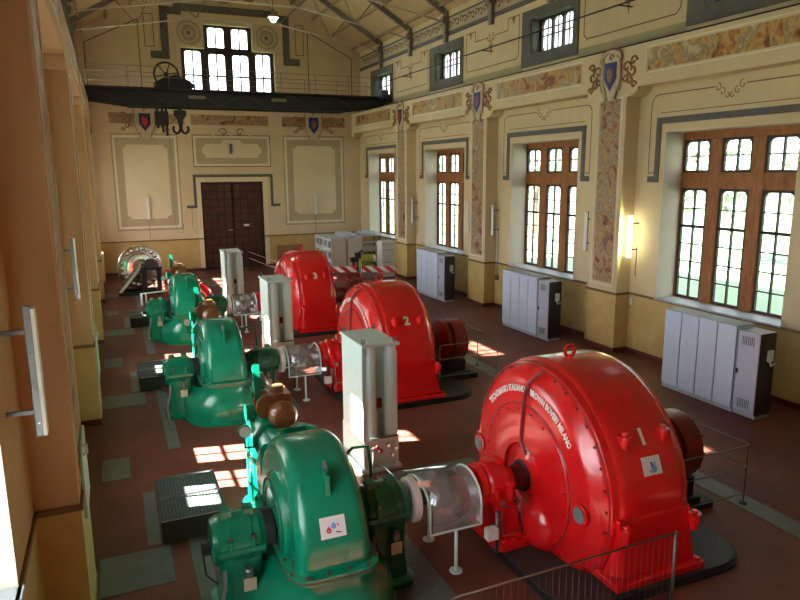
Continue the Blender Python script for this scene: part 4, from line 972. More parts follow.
for X_ in (-0.18, 0.0, 0.18): pd.cyl((XP + X_, -0.40, 0), 'z', ZP + 0.12, ZP + 0.17, 0.045, RED, 8)
pr = pd.build('bearing_pedestal', parent=gen, bevel=0.015)
cp.lathe([(x(XB0), 0.2), (x(XB0), 0.27), (x(XB0) + 0.02, 0.31), (x(XB0) + 0.10, 0.33), (x(XB0) + 0.12, 0.30), (x(XB0) + 0.16, 0.285), (x(XB0) + 0.2, 0.315), (x(XB0) + 0.46, 0.315), (x(XB0) + 0.48, 0.29), (x(XB1) - 0.1, 0.28), (x(XB1) - 0.06, 0.26), (x(XB1), 0.24), (x(XB1), 0.15)], (0, 0, ZA), 'x', RED, 36)
for X_ in (0.24, 0.42):
    cp.box(x(XB0) + X_ - 0.05, x(XB0) + X_ + 0.05, -0.09, 0.09, ZA + 0.28, ZA + 0.36, RED)
    for sy in (-1, 1): cp.cyl((x(XB0) + X_, sy * 0.33, 0), 'z', ZA - 0.1, ZA + 0.06, 0.04, RED, 10)
cp.build('bearing_cap', parent=pr)
oc = MB(); oc.lathe([(0.0, 0.05), (0.25, 0.075), (0.28, 0.05)], (x(4.84), -0.37, ZA - 0.13), 'z', RED, 14)
oc.build('oil_pot', parent=pr)
oc = MB()
for X_ in (4.74, 4.96): oc.cyl((x(X_), -0.36, ZA - 0.18), 'y', -0.05, 0.1, 0.045, STEEL, 12)
oc.tube([(x(4.72), -0.345, 0.7), (x(4.72), -0.35, 0.55), (x(4.74), -0.36, 0.30), (x(5.05), -0.36, 0.30), (x(5.05), -0.35, 0.6)], 0.012, STEEL); oc.build('oil_fittings', parent=pr)
jb = MB(); jb.box(x(4.42), x(4.58), -0.50, -0.38, 0.36, 0.52, WHITE); jb.tube([(x(4.62), -0.40, 0.1), (x(4.62), -0.40, 0.72)], 0.03, DSTEEL); jb.box(x(4.46), x(4.64), -0.42, -0.34, 0.40, 0.48, DSTEEL); jb.build('junction_box', parent=pr)
# exciter at the far end of the shaft
ex = MB(); ex.lathe([(x(6.95), 0.42), (x(7.1), 0.34), (x(7.67), 0.26), (x(7.74), 0.26)], (0, 0, ZA), 'x', RED_D, 36); ex.build('exciter_neck', parent=gen)
ex = MB(); ex.lathe([(x(7.72), 0.1), (x(7.72), 0.50), (x(7.75), 0.56), (x(7.84), 0.56), (x(7.86), 0.50), (x(7.94), 0.50), (x(7.96), 0.55), (x(8.32), 0.55), (x(8.35), 0.52), (x(8.40), 0.3), (x(8.42), 0.0001)], (0, 0, ZA), 'x', RED_D, 48)
for i in range(12):
    a = 2 * PI * i / 12; ex.cyl((0, 0.53 * math.cos(a), ZA + 0.53 * math.sin(a)), 'x', x(8.31), x(8.36), 0.02, BLACK, 6)
exo = ex.build('exciter', parent=gen)
ep = MB(); ep.box(x(7.80), x(8.32), -0.42, 0.42, 0.12, 0.5, BLACK); ep.box(x(7.72), x(8.40), -0.5, 0.5, 0.12, 0.2, BLACK); ep.build('exciter_base', parent=gen, bevel=0.02)

gens = [gen, dup(gen, B, 'middle red generator, marked 2, behind generator 1'), dup(gen, 2 * B, 'farthest red generator, marked 3')]
def on_shell(u, v, n_, Xc, ac):
    a = ac + v / R; r = R + n_
    return (x(Xc) + u, -r * math.cos(a), ZA + r * math.sin(a))
for i, g_ in enumerate(gens):
    tb = text_mb(str(i + 1), 0.30, LETTER, lambda u, v, n_: on_shell(u, v - 0.1, n_, 6.17, math.radians(35)), 0.005)
    tb.build('number', parent=g_)
ac_ = math.radians(22)
sticker(gens[0], x(6.19), lambda z: -math.sqrt(R * R - (z - ZA) ** 2) - 0.006, 1.62, 0.30, 0.22, 1, 0)

# ------------------------------------------------------------------ governor cabinets
gv = thing('governor_cabinet', 'tall grey cabinet with two round columns beside the nearest turbine', 'cabinet', (4.2, YA + 3.45, 0), group='tall grey column cabinets')
b_ = MB(); b_.box(-0.35, 0.31, -0.36, 0.62, 0.62, 2.36, GREY); b_.build('body', parent=gv, bevel=0.01, bseg=1)
b_ = MB(); b_.box(-0.38, 0.34, -0.60, 0.64, 2.36, 2.41, GREY); b_.build('top_plate', parent=gv, bevel=0.008, bseg=1)
b_ = MB(); b_.box(-0.37, -0.32, -0.56, -0.36, 0.62, 2.36, GREY); b_.build('side_plate', parent=gv)
b_ = MB(); b_.box(-0.36, 0.33, -0.55, 0.63, 0.0, 0.6, GREY); b_.box(-0.42, 0.38, -0.6, 0.68, 0, 0.08, GREY); b_.box(-0.36, 0.33, -0.56, 0.63, 0.6, 0.63, GREY_L); b_.build('base', parent=gv, bevel=0.01, bseg=1)
for X_ in (-0.2, 0.21):
    b_ = MB(); b_.lathe([(0.63, 0.10), (0.68, 0.12), (2.2, 0.12), (2.26, 0.10), (2.36, 0.10)], (X_, -0.47, 0), 'z', GREY_L, 24); b_.build('column', parent=gv)
b_ = MB(); b_.box(-0.03, 0.07, -0.385, -0.36, 1.15, 1.33, RED_D); b_.build('name_plate', parent=gv)
for X_, Y_ in ((-0.32, -0.5), (0.28, -0.5), (-0.32, 0.55), (0.28, 0.55)):
    b_ = MB(); b_.torus((X_, Y_, 2.46), 0.035, 0.01, DSTEEL, 'y', 14); b_.cyl((X_, Y_, 0), 'z', 2.40, 2.43, 0.018, DSTEEL, 8); b_.build('eye_bolt', parent=gv)
b_ = MB()
for X_, h_ in ((-0.2, 0.52), (0.0, 1.05), (0.21, 0.55)):
    b_.tube([(X_, -0.58, 0.08), (X_, -0.62, 0.3), (X_, -0.62, h_ - 0.05), (X_ + 0.03, -0.56, h_)] if h_ < 1 else [(0.02, -0.42, 0.62), (0.02, -0.42, 1.0), (0.05, -0.38, 1.06)], 0.018, STEEL)
for X_, z_ in ((-0.2, 0.45), (-0.08, 0.4), (0.1, 0.5), (0.24, 0.42), (0.18, 0.3)): b_.lathe([(-0.03, 0.03), (0.03, 0.04), (0.05, 0.02)], (X_, -0.6, z_), 'y', STEEL, 10)
b_.tube([(-0.25, -0.6, 0.66), (0.3, -0.6, 0.66)], 0.02, DSTEEL); b_.tube([(-0.1, -0.6, 0.2), (0.0, -0.75, 0.12), (0.05, -0.95, 0.05)], 0.018, STEEL); b_.build('pipework', parent=gv)
b_ = MB(); b_.lathe([(-0.02, 0.035), (0.03, 0.035)], (-0.05, -0.62, 0.42), 'y', plain('valve_red', (0.5, 0.04, 0.02), 0.4), 10); b_.lathe([(-0.02, 0.03), (0.03, 0.03)], (-0.12, -0.62, 0.5), 'y', MATS['valve_red'], 10); b_.build('valve_wheel', parent=gv)
dup(gv, B, 'tall grey cabinet with two round columns beside the middle turbine'); dup(gv, 2 * B, 'tall grey cabinet with two round columns, farthest, in front of the door')

# ------------------------------------------------------------------ white cabinets along the right wall
def cab(y1, w_, lab, grp):
    t = thing('control_cabinet', lab, 'cabinet', (12.95, y1 - w_ / 2, 0), group=grp); h = w_ / 2
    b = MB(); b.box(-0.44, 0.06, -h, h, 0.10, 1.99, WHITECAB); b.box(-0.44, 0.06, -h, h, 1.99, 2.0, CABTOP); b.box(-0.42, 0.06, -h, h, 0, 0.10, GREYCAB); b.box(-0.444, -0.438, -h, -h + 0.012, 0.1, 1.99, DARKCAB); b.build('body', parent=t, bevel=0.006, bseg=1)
    d = MB(); d.box(-0.465, -0.44, -h + 0.012, h - 0.012, 0.13, 1.985, WHITECAB); dd = d.build('door', parent=t, bevel=0.006, bseg=1)
    return t
def endcab(y1, w_, lab, grp):
    t = thing('control_cabinet', lab, 'cabinet', (13.0, y1 - w_ / 2, 0), group=grp); h = w_ / 2
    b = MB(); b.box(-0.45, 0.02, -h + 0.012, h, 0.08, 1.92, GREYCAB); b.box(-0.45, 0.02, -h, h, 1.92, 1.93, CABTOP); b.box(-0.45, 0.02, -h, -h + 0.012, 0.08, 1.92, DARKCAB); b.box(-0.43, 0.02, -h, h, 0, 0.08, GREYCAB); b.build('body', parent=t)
    d = MB(); d.box(-0.475, -0.45, -h + 0.012, h - 0.012, 0.11, 1.91, GREYCAB)
    for z0 in (1.62, 0.2):
        for i in range(7): d.box(-0.479, -0.475, -0.14 + i * 0.045, -0.12 + i * 0.045, z0, z0 + 0.2, DARKCAB)
    dd = d.build('door', parent=t, bevel=0.005, bseg=1)
    k = MB(); k.box(-0.50, -0.475, h - 0.075, h - 0.035, 0.95, 1.05, BLACK); k.build('handle', parent=dd)
    k = MB(); k.box(-0.22, -0.08, -h - 0.05, -h, 1.3, 1.55, GREY_L); k.tube([(-0.18, -h - 0.05, 1.3), (-0.18, -h - 0.08, 1.22), (-0.04, -h - 0.06, 1.25)], 0.02, GREY_L); k.build('switch', parent=t)
    return t
rows = ((12.28, 'nearest row, under the nearest right window', 'a'), (19.85, 'middle row, under the middle right window', 'b'), (27.1, 'far row, under the third right window', 'c'))
nm = ['leftmost white cabinet', 'second white cabinet from the left', 'third white cabinet from the left', 'fourth white cabinet from the left']
for y1, lab, q in rows:
    w_ = 0.525
    for i in range(4): cab(y1 - i * w_, w_ - 0.004, nm[i] + ' of the ' + lab, 'white control cabinets along the right wall')
    endcab(y1 - 4 * w_, 0.56, 'lower grey end cabinet with dark side, ' + lab, 'grey end cabinets of the control rows')

# ------------------------------------------------------------------ railings round the exciters
def railing(y, lab):
    t = thing('guard_rail', lab, 'railing', (9.15, y, 0), group='thin guard rails round the exciters')
    m_ = MB(); xe = -1.75
    for z in (1.04, 0.67): m_.tube([(xe, -0.72, z), (-0.06, -0.72, z), (0, -0.66, z), (0, 1.42, z), (-0.06, 1.48, z), (xe, 1.48, z)], 0.012, plain('grey_rail_paint', (0.24, 0.25, 0.24), 0.45))
    m_.tube([(xe, -0.72, 0.22), (-0.1, -0.72, 0.22)], 0.012, MATS['grey_rail_paint']); m_.build('rail', parent=t)
    for X_, Y_ in ((0, -0.68), (0, 0.40), (0, 1.44), (-1.1, 1.48), (xe, -0.72), (xe, 1.48)):
        m_ = MB(); m_.cyl((X_, Y_, 0), 'z', 0, 1.04, 0.013, MATS['grey_rail_paint'], 10); m_.cyl((X_, Y_, 0), 'z', 0, 0.025, 0.06, BLACK, 12); m_.build('post', parent=t)
    return t
r1 = railing(YA, 'grey pipe railing round the exciter end of generator number 1')
dup(r1, B, 'grey pipe railing round the exciter end of generator number 2'); dup(r1, 2 * B, 'grey pipe railing round the exciter end of generator number 3')
# mesh fence in the foreground
FM = plain('fence_brown_wire', (0.10, 0.06, 0.045), 0.5)
def fence(x0, x1, y0, y1, lab, endpost):
    t = thing('mesh_fence', lab, 'fence', (x0, y0, 0), math.atan2(y1 - y0, x1 - x0), group='wire mesh fence panels'); L = math.hypot(x1 - x0, y1 - y0)
    for X_ in (0.02, L - 0.02):
        m_ = MB(); m_.cyl((X_, 0, 0), 'z', 0, 1.05, 0.022, DSTEEL if X_ > 1 and endpost else FM, 10); m_.box(X_ - 0.13, X_ + 0.13, -0.13, 0.13, 0, 0.015, BLACK); m_.build('post', parent=t)
    m_ = MB(); m_.tube([(0.02, 0, 1.03), (L - 0.02, 0, 1.03)], 0.012, FM); m_.tube([(0.02, 0, 0.1), (L - 0.02, 0, 0.1)], 0.014, FM)
    m_.build('rail', parent=t)
    m_ = MB(); n = int(L / 0.092)
    for i in range(1, n): m_.tube([(L * i / n, 0, 0.1), (L * i / n, 0, 1.03)], 0.0025, FM, 5)
    m_.build('wire_infill', parent=t); return t
fence(2.92, 6.06, 5.50, 5.52, 'wire mesh fence panel in front of the nearest generator', True)
fence(-0.3, 2.58, 5.48, 5.50, 'wire mesh fence panel at the bottom edge, in front of the nearest turbine', False)

# ------------------------------------------------------------------ overhead crane
YC = 35.0
cr = thing('overhead_crane', 'black overhead crane bridge spanning the hall below the gable window', 'crane', (RX, YC, 8.89), group=None)
x0, x1 = XL - 0.5 - RX, XR + 0.5 - RX
for sy in (-0.55, 0.55):
    g_ = MB()
    g_.prism([(x0 + 0.1, -0.1), (x0 + 2.2, -0.36), (x1 - 2.2, -0.36), (x1 - 0.1, -0.05), (x1 - 0.1, 0.40), (x0 + 0.1, 0.40)], 'y', sy - 0.02, sy + 0.02, CRANE)
    g_.box(x0 + 0.1, x1 - 0.1, sy - 0.12, sy + 0.12, 0.37, 0.43, CRANE); g_.bar((x0 + 2.2, sy, -0.36), (x1 - 2.2, sy, -0.36), 0.24, 0.05, CRANE)
    n = 12
    for i in range(n): 
        xa = x0 + 0.6 + (x1 - x0 - 1.2) * i / n; xb = x0 + 0.6 + (x1 - x0 - 1.2) * (i + 1) / n
        za = -0.3 if 1 < i < n - 1 else -0.1
        g_.bar((xa, sy - 0.03, za if i % 2 else 0.37), (xb, sy - 0.03, 0.37 if i % 2 else za), 0.03, 0.05, plain('crane_lattice', (0.035, 0.035, 0.038), 0.5))
    gg = g_.build('girder', parent=cr)
    if sy < 0:
        for xc, wd in ((4.23, 0.75), (8.22, 0.74)):
            pm = MB(); pm.box(xc - RX - wd / 2, xc - RX + wd / 2, sy - 0.08, sy - 0.02, 0.02, 0.16, plain('tarnished_plate', (0.30, 0.26, 0.17), 0.5)); pm.box(xc - RX - wd / 2 + 0.05, xc - RX + wd / 2 - 0.05, sy - 0.085, sy - 0.08, 0.065, 0.08, DSTEEL); pm.box(xc - RX - wd / 2 + 0.08, xc - RX + wd / 2 - 0.12, sy - 0.085, sy - 0.08, 0.10, 0.115, DSTEEL); pm.build('name_plate', parent=gg)
for sx in (-1, 1):
    e_ = MB(); xc = (x0 + 0.16) if sx < 0 else (x1 - 0.16); e_.box(xc - 0.12, xc + 0.12, -1.4, 1.4, 0.08, 0.5, CRANE)
    for yy in (-1.05, 1.05): e_.cyl((xc, yy, 0.15), 'x', -0.05, 0.05, 0.15, CRANE, 20)
    if sx > 0: e_.box(xc - 0.3, xc + 0.1, -1.1, -0.7, 0.3, 0.75, plain('blue_grey_box', (0.05, 0.08, 0.16), 0.5))
    e_.build('end_carriage', parent=cr)
wk = MB(); wk.box(x0 + 0.4, x1 - 0.4, -1.1, -0.67, 0.37, 0.41, CRANE); wk.box(x0 + 0.4, x1 - 0.4, 0.67, 1.0, 0.37, 0.41, CRANE); wk.build('walkway', parent=cr)
for yy in (-1.05, 0.98):
    hr = MB()
    for z in (1.34, 0.88): hr.tube([(x0 + 0.5, yy, z), (x1 - 0.5, yy, z)], 0.014, IRON, 6)
    for i in range(9):
        X_ = x0 + 0.5 + (x1 - x0 - 1.0) * i / 8; hr.tube([(X_, yy, 0.40), (X_, yy, 1.34)], 0.014, IRON, 6)
    hr.build('handrail', parent=cr)
# hoist trolley
tr = thing('hoist_trolley', 'black hoist trolley with spoked wheel and hanging hook on the crane bridge', 'hoist', (3.25, YC, 9.42))
m_ = MB(); m_.box(-0.85, 0.85, -0.66, 0.66, 0.0, 0.18, CRANE); m_.prism([(-0.9, 0.18), (0.75, 0.18), (1.0, 0.05), (0.7, 0.35), (0.45, 0.42), (0.1, 0.6), (-0.5, 0.42)], 'y', -0.4, 0.4, CRANE)
for X_ in (-0.6, 0.6):
    for yy in (-0.55, 0.55): m_.cyl((X_, yy, 0.0), 'y', -0.05, 0.05, 0.1, CRANE, 16)
for X_ in (0.5, 0.7, 0.86): m_.box(X_ - 0.04, X_ + 0.04, -0.3, -0.2, 0.3, 0.48 - X_ * 0.15, CRANE)
m_.cyl((0.1, 0, 0.3), 'y', -0.5, 0.5, 0.28, CRANE, 24); m_.build('frame', parent=tr)
m_ = MB(); m_.torus((-0.35, -0.5, 0.55), 0.55, 0.045, CRANE, 'y', 36); m_.cyl((-0.35, -0.5, 0.55), 'y', -0.05, 0.05, 0.12, CRANE, 16)
for i in range(6):
    a = PI * i / 3 + 0.2; m_.bar((-0.35, -0.5, 0.55), (-0.35 + 0.54 * math.cos(a), -0.5, 0.55 + 0.54 * math.sin(a)), 0.05, 0.05, CRANE)
m_.build('hand_wheel', parent=tr)
m_ = MB()
for X_ in (-0.85, -0.62, -0.45): m_.bar((X_, -0.1, 0.1), (X_, -0.1, -2.25 + (0.35 if X_ < -0.8 else 0 if X_ > -0.5 else 0.15)), 0.11, 0.1, CRANE)
m_.box(-0.95, -0.35, -0.2, 0.2, -1.75, -1.1, CRANE); m_.build('chain_block', parent=tr, bevel=0.03)
m_ = MB(); m_.lathe([(0.1, 0.08), (-1.0, 0.08), (-1.05, 0.3), (-1.25, 0.3), (-1.45, 0.14), (-1.7, 0.1), (-1.9, 0.08)], (0.2, 0, 0), 'z', CRANE, 16)
for sg in (-1, 1): m_.tube([(0.2, 0, -1.85), (0.2 + sg * 0.08, 0, -2.05), (0.2 + sg * 0.2, 0, -2.12), (0.2 + sg * 0.33, 0, -2.02), (0.2 + sg * 0.36, 0, -1.86), (0.2 + sg * 0.30, 0, -1.78)], 0.065, CRANE, 10)
m_.build('hook', parent=tr)
t = MB(); t.tube([(13.62, -2.5, 9.98), (13.62, 33.0, 9.98)], 0.025, BLACK, 8)
for y in [P[k] + PW / 2 for k in range(0, 5)]: t.bar((13.62, y, 9.98), (14.16, y, 9.98), 0.03, 0.03, BLACK)
tag(t.build('power_cable'), 'black crane power line running along the upper right wall', 'cable')

# ------------------------------------------------------------------ polished runner wheel on its stand
pw = thing('runner_wheel', 'polished bucket runner wheel leaning on a black stand at back left', 'wheel', (1.0, 32.3, 1.22), math.radians(16))
m_ = MB(); m_.lathe([(-0.03, 0.0001), (-0.03, 0.97), (-0.01, 1.0), (0.03, 1.0), (0.05, 0.97), (0.05, 0.0001)], (0, 0, 0), 'y', POLISH, 64); m_.torus((0, -0.03, 0), 0.62, 0.03, POLISH, 'y', 48); m_.build('disc', parent=pw)
m_ = MB(); m_.lathe([(-0.26, 0.0001), (-0.26, 0.16), (-0.22, 0.22), (-0.1, 0.30), (-0.03, 0.36)], (0, 0, 0), 'y', POLISH, 32); m_.build('hub', parent=pw)
for i in range(22):
    a = 2 * PI * i / 22; c, s_ = math.cos(a), math.sin(a)
    b = MB(); b.sphere((0.83 * c, -0.06, 0.83 * s_), 0.095, POLISH, sy=0.7, n=14, k=8); b.sphere((0.83 * c, 0.08, 0.83 * s_), 0.095, POLISH, sy=0.7, n=14, k=8); b.box(0.83 * c - 0.02, 0.83 * c + 0.02, -0.06, 0.08, 0.83 * s_ - 0.02, 0.83 * s_ + 0.02, POLISH)
    b.build('bucket', parent=pw)
m_ = MB(); m_.cyl((0.0, 0, 0), 'y', -0.44, 0.5, 0.07, DSTEEL, 16); m_.build('axle', parent=pw)
stn = thing('wheel_stand', 'black timber stand carrying the polished runner wheel', 'stand', (1.0, 32.3, 0))
m_ = MB(); m_.box(-1.0, 0.85, -0.62, -0.48, 0.0, 0.16, BLACK); m_.box(-1.0, 0.85, 0.48, 0.62, 0.0, 0.16, BLACK); m_.bar((-0.93, -0.6, 0.08), (-0.93, 0.6, 0.08), 0.14, 0.16, BLACK); m_.bar((0.75, -0.6, 0.08), (0.75, 0.6, 0.08), 0.14, 0.16, BLACK); m_.build('base_frame', parent=stn)
for X_ in (0.12, 0.75):
    m_ = MB(); m_.box(X_ - 0.1, X_ + 0.1, -0.6, -0.45, 0.16, 1.12, BLACK); m_.build('leg', parent=stn)
m_ = MB(); m_.box(0.0, 0.9, -0.66, -0.4, 1.12, 1.24, BLACK); m_.prism([(0.15, 1.24), (0.75, 1.24), (0.7, 1.5), (0.55, 1.62), (0.3, 1.62), (0.18, 1.5)], 'y', -0.64, -0.42, DARKCAB); m_.build('bearing_block', parent=stn)
m_ = MB(); m_.bar((-0.93, -0.55, 0.16), (0.02, -0.3, 1.25), 0.1, 0.1, GREY_L); m_.build('brace', parent=stn)
t = thing('short_rail', 'short pale steel rail in front of the polished runner wheel', 'railing', (0.85, 29.1, 0))
m_ = MB(); m_.tube([(0, 0, 0), (0, 0, 0.52)], 0.05, GREY_L); m_.tube([(0.18, 0, 0.1), (0.18, 0, 0.5)], 0.03, GREY_L); m_.build('post', parent=t)
m_ = MB(); m_.tube([(-0.02, 0, 0.5), (1.2, 0.4, 0.5)], 0.03, GREY_L); m_.build('rail', parent=t)
m_ = MB(); m_.tube([(1.18, 0.4, 0), (1.18, 0.4, 0.5)], 0.03, GREY_L); m_.build('post', parent=t)
# red valves and pipe behind the far turbine
t = thing('red_valve', 'red valve with hand wheel on the floor beside the runner wheel', 'valve', (2.05, 31.0, 0))
m_ = MB(); m_.cyl((0, 0, 0), 'z', 0, 0.9, 0.13, RED, 16); m_.lathe([(0.7, 0.2), (0.78, 0.2)], (0, 0, 0), 'z', RED, 18); m_.sphere((0, 0, 1.0), 0.2, RED); m_.build('body', parent=t)
m_ = MB(); m_.torus((0, -0.25, 1.0), 0.2, 0.03, RED, 'y', 20); m_.cyl((0, -0.25, 1.0), 'y', -0.02, 0.25, 0.03, RED, 8); m_.bar((-0.2, -0.25, 1.0), (0.2, -0.25, 1.0), 0.03, 0.03, RED); m_.build('hand_wheel', parent=t)
t = thing('red_pipe', 'curved red pipe standing behind the farthest green turbine', 'pipe', (2.95, 26.3, 0))
m_ = MB(); m_.tube([(0.3, 0, 0.0), (0.32, 0, 0.5), (0.25, 0, 0.85), (0.05, 0, 1.05), (-0.25, 0.1, 1.15), (-0.55, 0.3, 1.15)], 0.15, RED, 16); m_.lathe([(0, 0.24), (0.05, 0.24)], (0.3, 0, 0), 'z', RED, 20); m_.build('bend', parent=t)
m_ = MB(); m_.tube([(-0.1, -0.1, 0.0), (-0.08, -0.1, 0.4), (-0.2, -0.05, 0.62), (-0.45, 0.1, 0.66)], 0.10, RED, 14); m_.build('branch', parent=t)

# ------------------------------------------------------------------ stored goods at the back right
def crate(x, y, w, d, h, lab, cells, mat, rz=0.0):
    t = thing('packing_crate', lab, 'crate', (x, y, 0), rz)
    m_ = MB(); m_.box(0, w, 0.03, d, 0.12, h, mat); m_.build('body', parent=t)
    m_ = MB()
    for X_ in (0.0, w / 2 - 0.05, w - 0.1): m_.box(X_, X_ + 0.1, 0.0, d, 0.0, 0.12, BARK)
    m_.build('pallet', parent=t)
    if cells:
        m_ = MB(); nx, nz = cells; cw, ch = w / nx, (h - 0.15) / nz
        for i in range(nx + 1): m_.box(i * cw - 0.04 if i else 0, min(w, i * cw + 0.04), -0.03, 0.03, 0.12, h, BOXWHITE)
        for j in range(nz + 1): m_.box(0, w, -0.028, 0.03, max(0.12, 0.12 + j * ch - 0.05), min(h, 0.12 + j * ch + 0.05), BOXWHITE)
        m_.build('cell_front', parent=t)
        for i in range(nx):
            for j in range(nz):
                m_ = MB(); xc, zc = (i + 0.5) * cw, 0.12 + (j + 0.5) * ch; m_.cyl((xc, 0.0, zc), 'y', -0.01, 0.04, min(cw, ch) * 0.3, STEEL if (i, j) == (2, nz - 2) else GREYPORT, 16); m_.build('insulator_end', parent=t)
    m_ = MB(); m_.box(-0.02, w + 0.02, -0.02, d + 0.02, h, h + 0.02, WRAP); m_.build('lid', parent=t)
    return t
crate(10.65, 37.0, 3.0, 0.85, 1.88, 'pale crate whose left side shows a grid of round ends', (4, 3), BOXGREY, math.radians(-90))
crate(11.56, 34.0, 0.85, 3.0, 1.86, 'plain grey crate to the right of the gridded crate', None, BOXGREY, math.radians(0))
t = thing('storage_rack', 'grey storage rack with wrapped goods in front of the far window', 'rack', (12.5, 35.0, 0))
for X_ in (0, 1.3):
    for Y_ in (0, 0.8):
        m_ = MB(); m_.box(X_ - 0.03, X_ + 0.03, Y_ - 0.03, Y_ + 0.03, 0, 1.9, DSTEEL); m_.build('upright', parent=t)
for z_ in (0.5, 1.0, 1.45, 1.85):
    m_ = MB(); m_.box(-0.03, 1.33, -0.03, 0.83, z_, z_ + 0.04, GREYCAB); m_.build('shelf', parent=t)
def wrapped(x, y, z, sx, sy, sz, lab, mat):
    m_ = MB(); rings = []
    for j in range(7):
        f_ = j / 6; k = [0.98, 1.0, 1.0, 0.98, 0.95, 0.85, 0.6][j]
        ring = superell(sx * k, sy * k, z + sz * f_, n=24, e=3.5); rings.append([(x + p[0] + random.uniform(-.02, .02) * (j > 0), y + p[1] + random.uniform(-.02, .02) * (j > 0), p[2] + random.uniform(-.015, .015) * (j > 0)) for p in ring])
    m_.loft(rings, mat, True); return tag(m_.build('wrapped_bundle'), lab, 'bundle')
wrapped(13.15, 35.4, 1.89, 0.62, 0.38, 0.25, 'blue-grey wrapped bundle on top of the storage rack', WRAP)
wrapped(11.98, 35.6, 1.885, 0.38, 1.2, 0.2, 'blue-grey wrapped bundle lying on the plain grey crate', WRAP)
wrapped(13.15, 35.4, 1.04, 0.6, 0.36, 0.3, 'white wrapped bundle on the middle shelf of the rack', BOXWHITE)
wrapped(13.15, 35.4, 0.54, 0.6, 0.36, 0.3, 'dark wrapped bundle on the low shelf of the rack', GREYPORT)
for i in range(6):
    m_ = MB(); h_ = 0.31; m_.box(12.72, 13.42, 31.9, 32.6, i * h_, (i + 1) * h_ - 0.006, BOXWHITE)
    m_.box(12.72 + 0.05, 13.37, 31.895, 31.9, i * h_ + 0.1, i * h_ + 0.2, WRAP)
    tag(m_.build('white_box', bevel=0.008, bseg=1), ['bottom white box of the stack by the far pier', 'second white box from the floor in the stack by the far pier', 'third white box from the floor in the stack by the far pier', 'fourth white box from the floor in the stack by the far pier', 'fifth white box from the floor in the stack by the far pier', 'topmost white box of the stack by the far pier'][i], 'box', 'white boxes stacked by the far pier')
# striped barriers
def barrier(xa, ya, xb, yb, lab):
    L = math.hypot(xb - xa, yb - ya); t = thing('striped_barrier', lab, 'barrier', (xa, ya, 0), math.atan2(yb - ya, xb - xa), group='red and white barriers')
    m_ = MB(); m_.box(0, L, -0.02, 0.02, 0.95, 1.22, STRIPE); m_.build('striped_board', parent=t)
    for X_ in (0.05, L - 0.05):
        m_ = MB(); m_.tube([(X_, 0, 0), (X_, 0, 1.24)], 0.025, RED); m_.tube([(X_, -0.3, 0.02), (X_, 0.3, 0.02)], 0.025, RED); m_.build('post', parent=t)
    m_ = MB(); m_.tube([(0.05, 0, 0.55), (L - 0.05, 0, 0.55)], 0.015, RED)
    n = int(L / 0.12)
    for i in range(1, n): m_.tube([(0.05 + (L - 0.1) * i / n, 0, 0.55), (0.05 + (L - 0.1) * i / n, 0, 1.0)], 0.006, RED, 5)
    m_.build('lower_frame', parent=t); return t
barrier(8.75, 28.5, 9.98, 28.1, 'left red and white striped barrier behind generator number 3')
barrier(10.15, 28.0, 11.6, 27.3, 'right red and white striped barrier in front of the stacked boxes')
t = thing('red_pump', 'small dark red pump set between the two striped barriers', 'pump', (10.1, 29.0, 0))
m_ = MB(); m_.box(-0.4, 0.4, -0.3, 0.3, 0, 0.12, BLACK); m_.cyl((0, 0, 0.55), 'x', -0.35, 0.3, 0.22, RED_D, 20); m_.box(-0.25, 0.25, -0.2, 0.2, 0.12, 0.4, RED_D); m_.build('motor', parent=t)
m_ = MB(); m_.cyl((0.05, 0, 0), 'z', 0.7, 1.35, 0.09, RED_D, 14); m_.box(-0.1, 0.25, -0.12, 0.12, 1.3, 1.5, BLACK); m_.build('riser', parent=t)
t = thing('green_machine', 'small yellow-green and grey machine in front of the storage rack', 'machine', (12.0, 32.3, 0))
m_ = MB(); m_.box(-0.4, 0.5, -0.3, 0.3, 0, 0.5, GREYPORT); m_.box(-0.35, 0.35, -0.25, 0.25, 0.5, 0.7, YELLOWG); m_.build('body', parent=t, bevel=0.03)
m_ = MB(); m_.cyl((0, 0, 0.95), 'x', -0.35, 0.3, 0.25, YELLOWG, 20); m_.cyl((0.42, 0, 0.95), 'x', -0.12, 0.06, 0.2, WHITE, 20); m_.build('tank', parent=t)
m_ = MB(); m_.tube([(-0.5, 0, 0), (-0.5, 0, 1.25), (-0.2, 0, 1.4)], 0.05, BLACK); m_.box(-0.6, -0.35, -0.15, 0.15, 1.0, 1.3, BLACK); m_.build('hose', parent=t)
# rope barrier by the door
t = thing('rope_barrier', 'two pale red ropes strung from the door side towards generator number 3', 'barrier', (6.9, 37.4, 0))
PINK = plain('pale_red_rope', (0.5, 0.25, 0.22), 0.6)
for X_, Y_ in ((0, 0), (0.75, -6.3)):
    m_ = MB(); m_.cyl((X_, Y_, 0), 'z', 0, 1.1, 0.025, BLACK, 10); m_.cyl((X_, Y_, 0), 'z', 0, 0.03, 0.16, BLACK, 16); m_.build('post', parent=t)
for z_ in (1.05, 0.7):
    m_ = MB(); m_.tube([(0.75 * i / 8, -6.3 * i / 8, z_ - 0.05 * math.sin(PI * i / 8)) for i in range(9)], 0.018, PINK); m_.build('rope', parent=t)

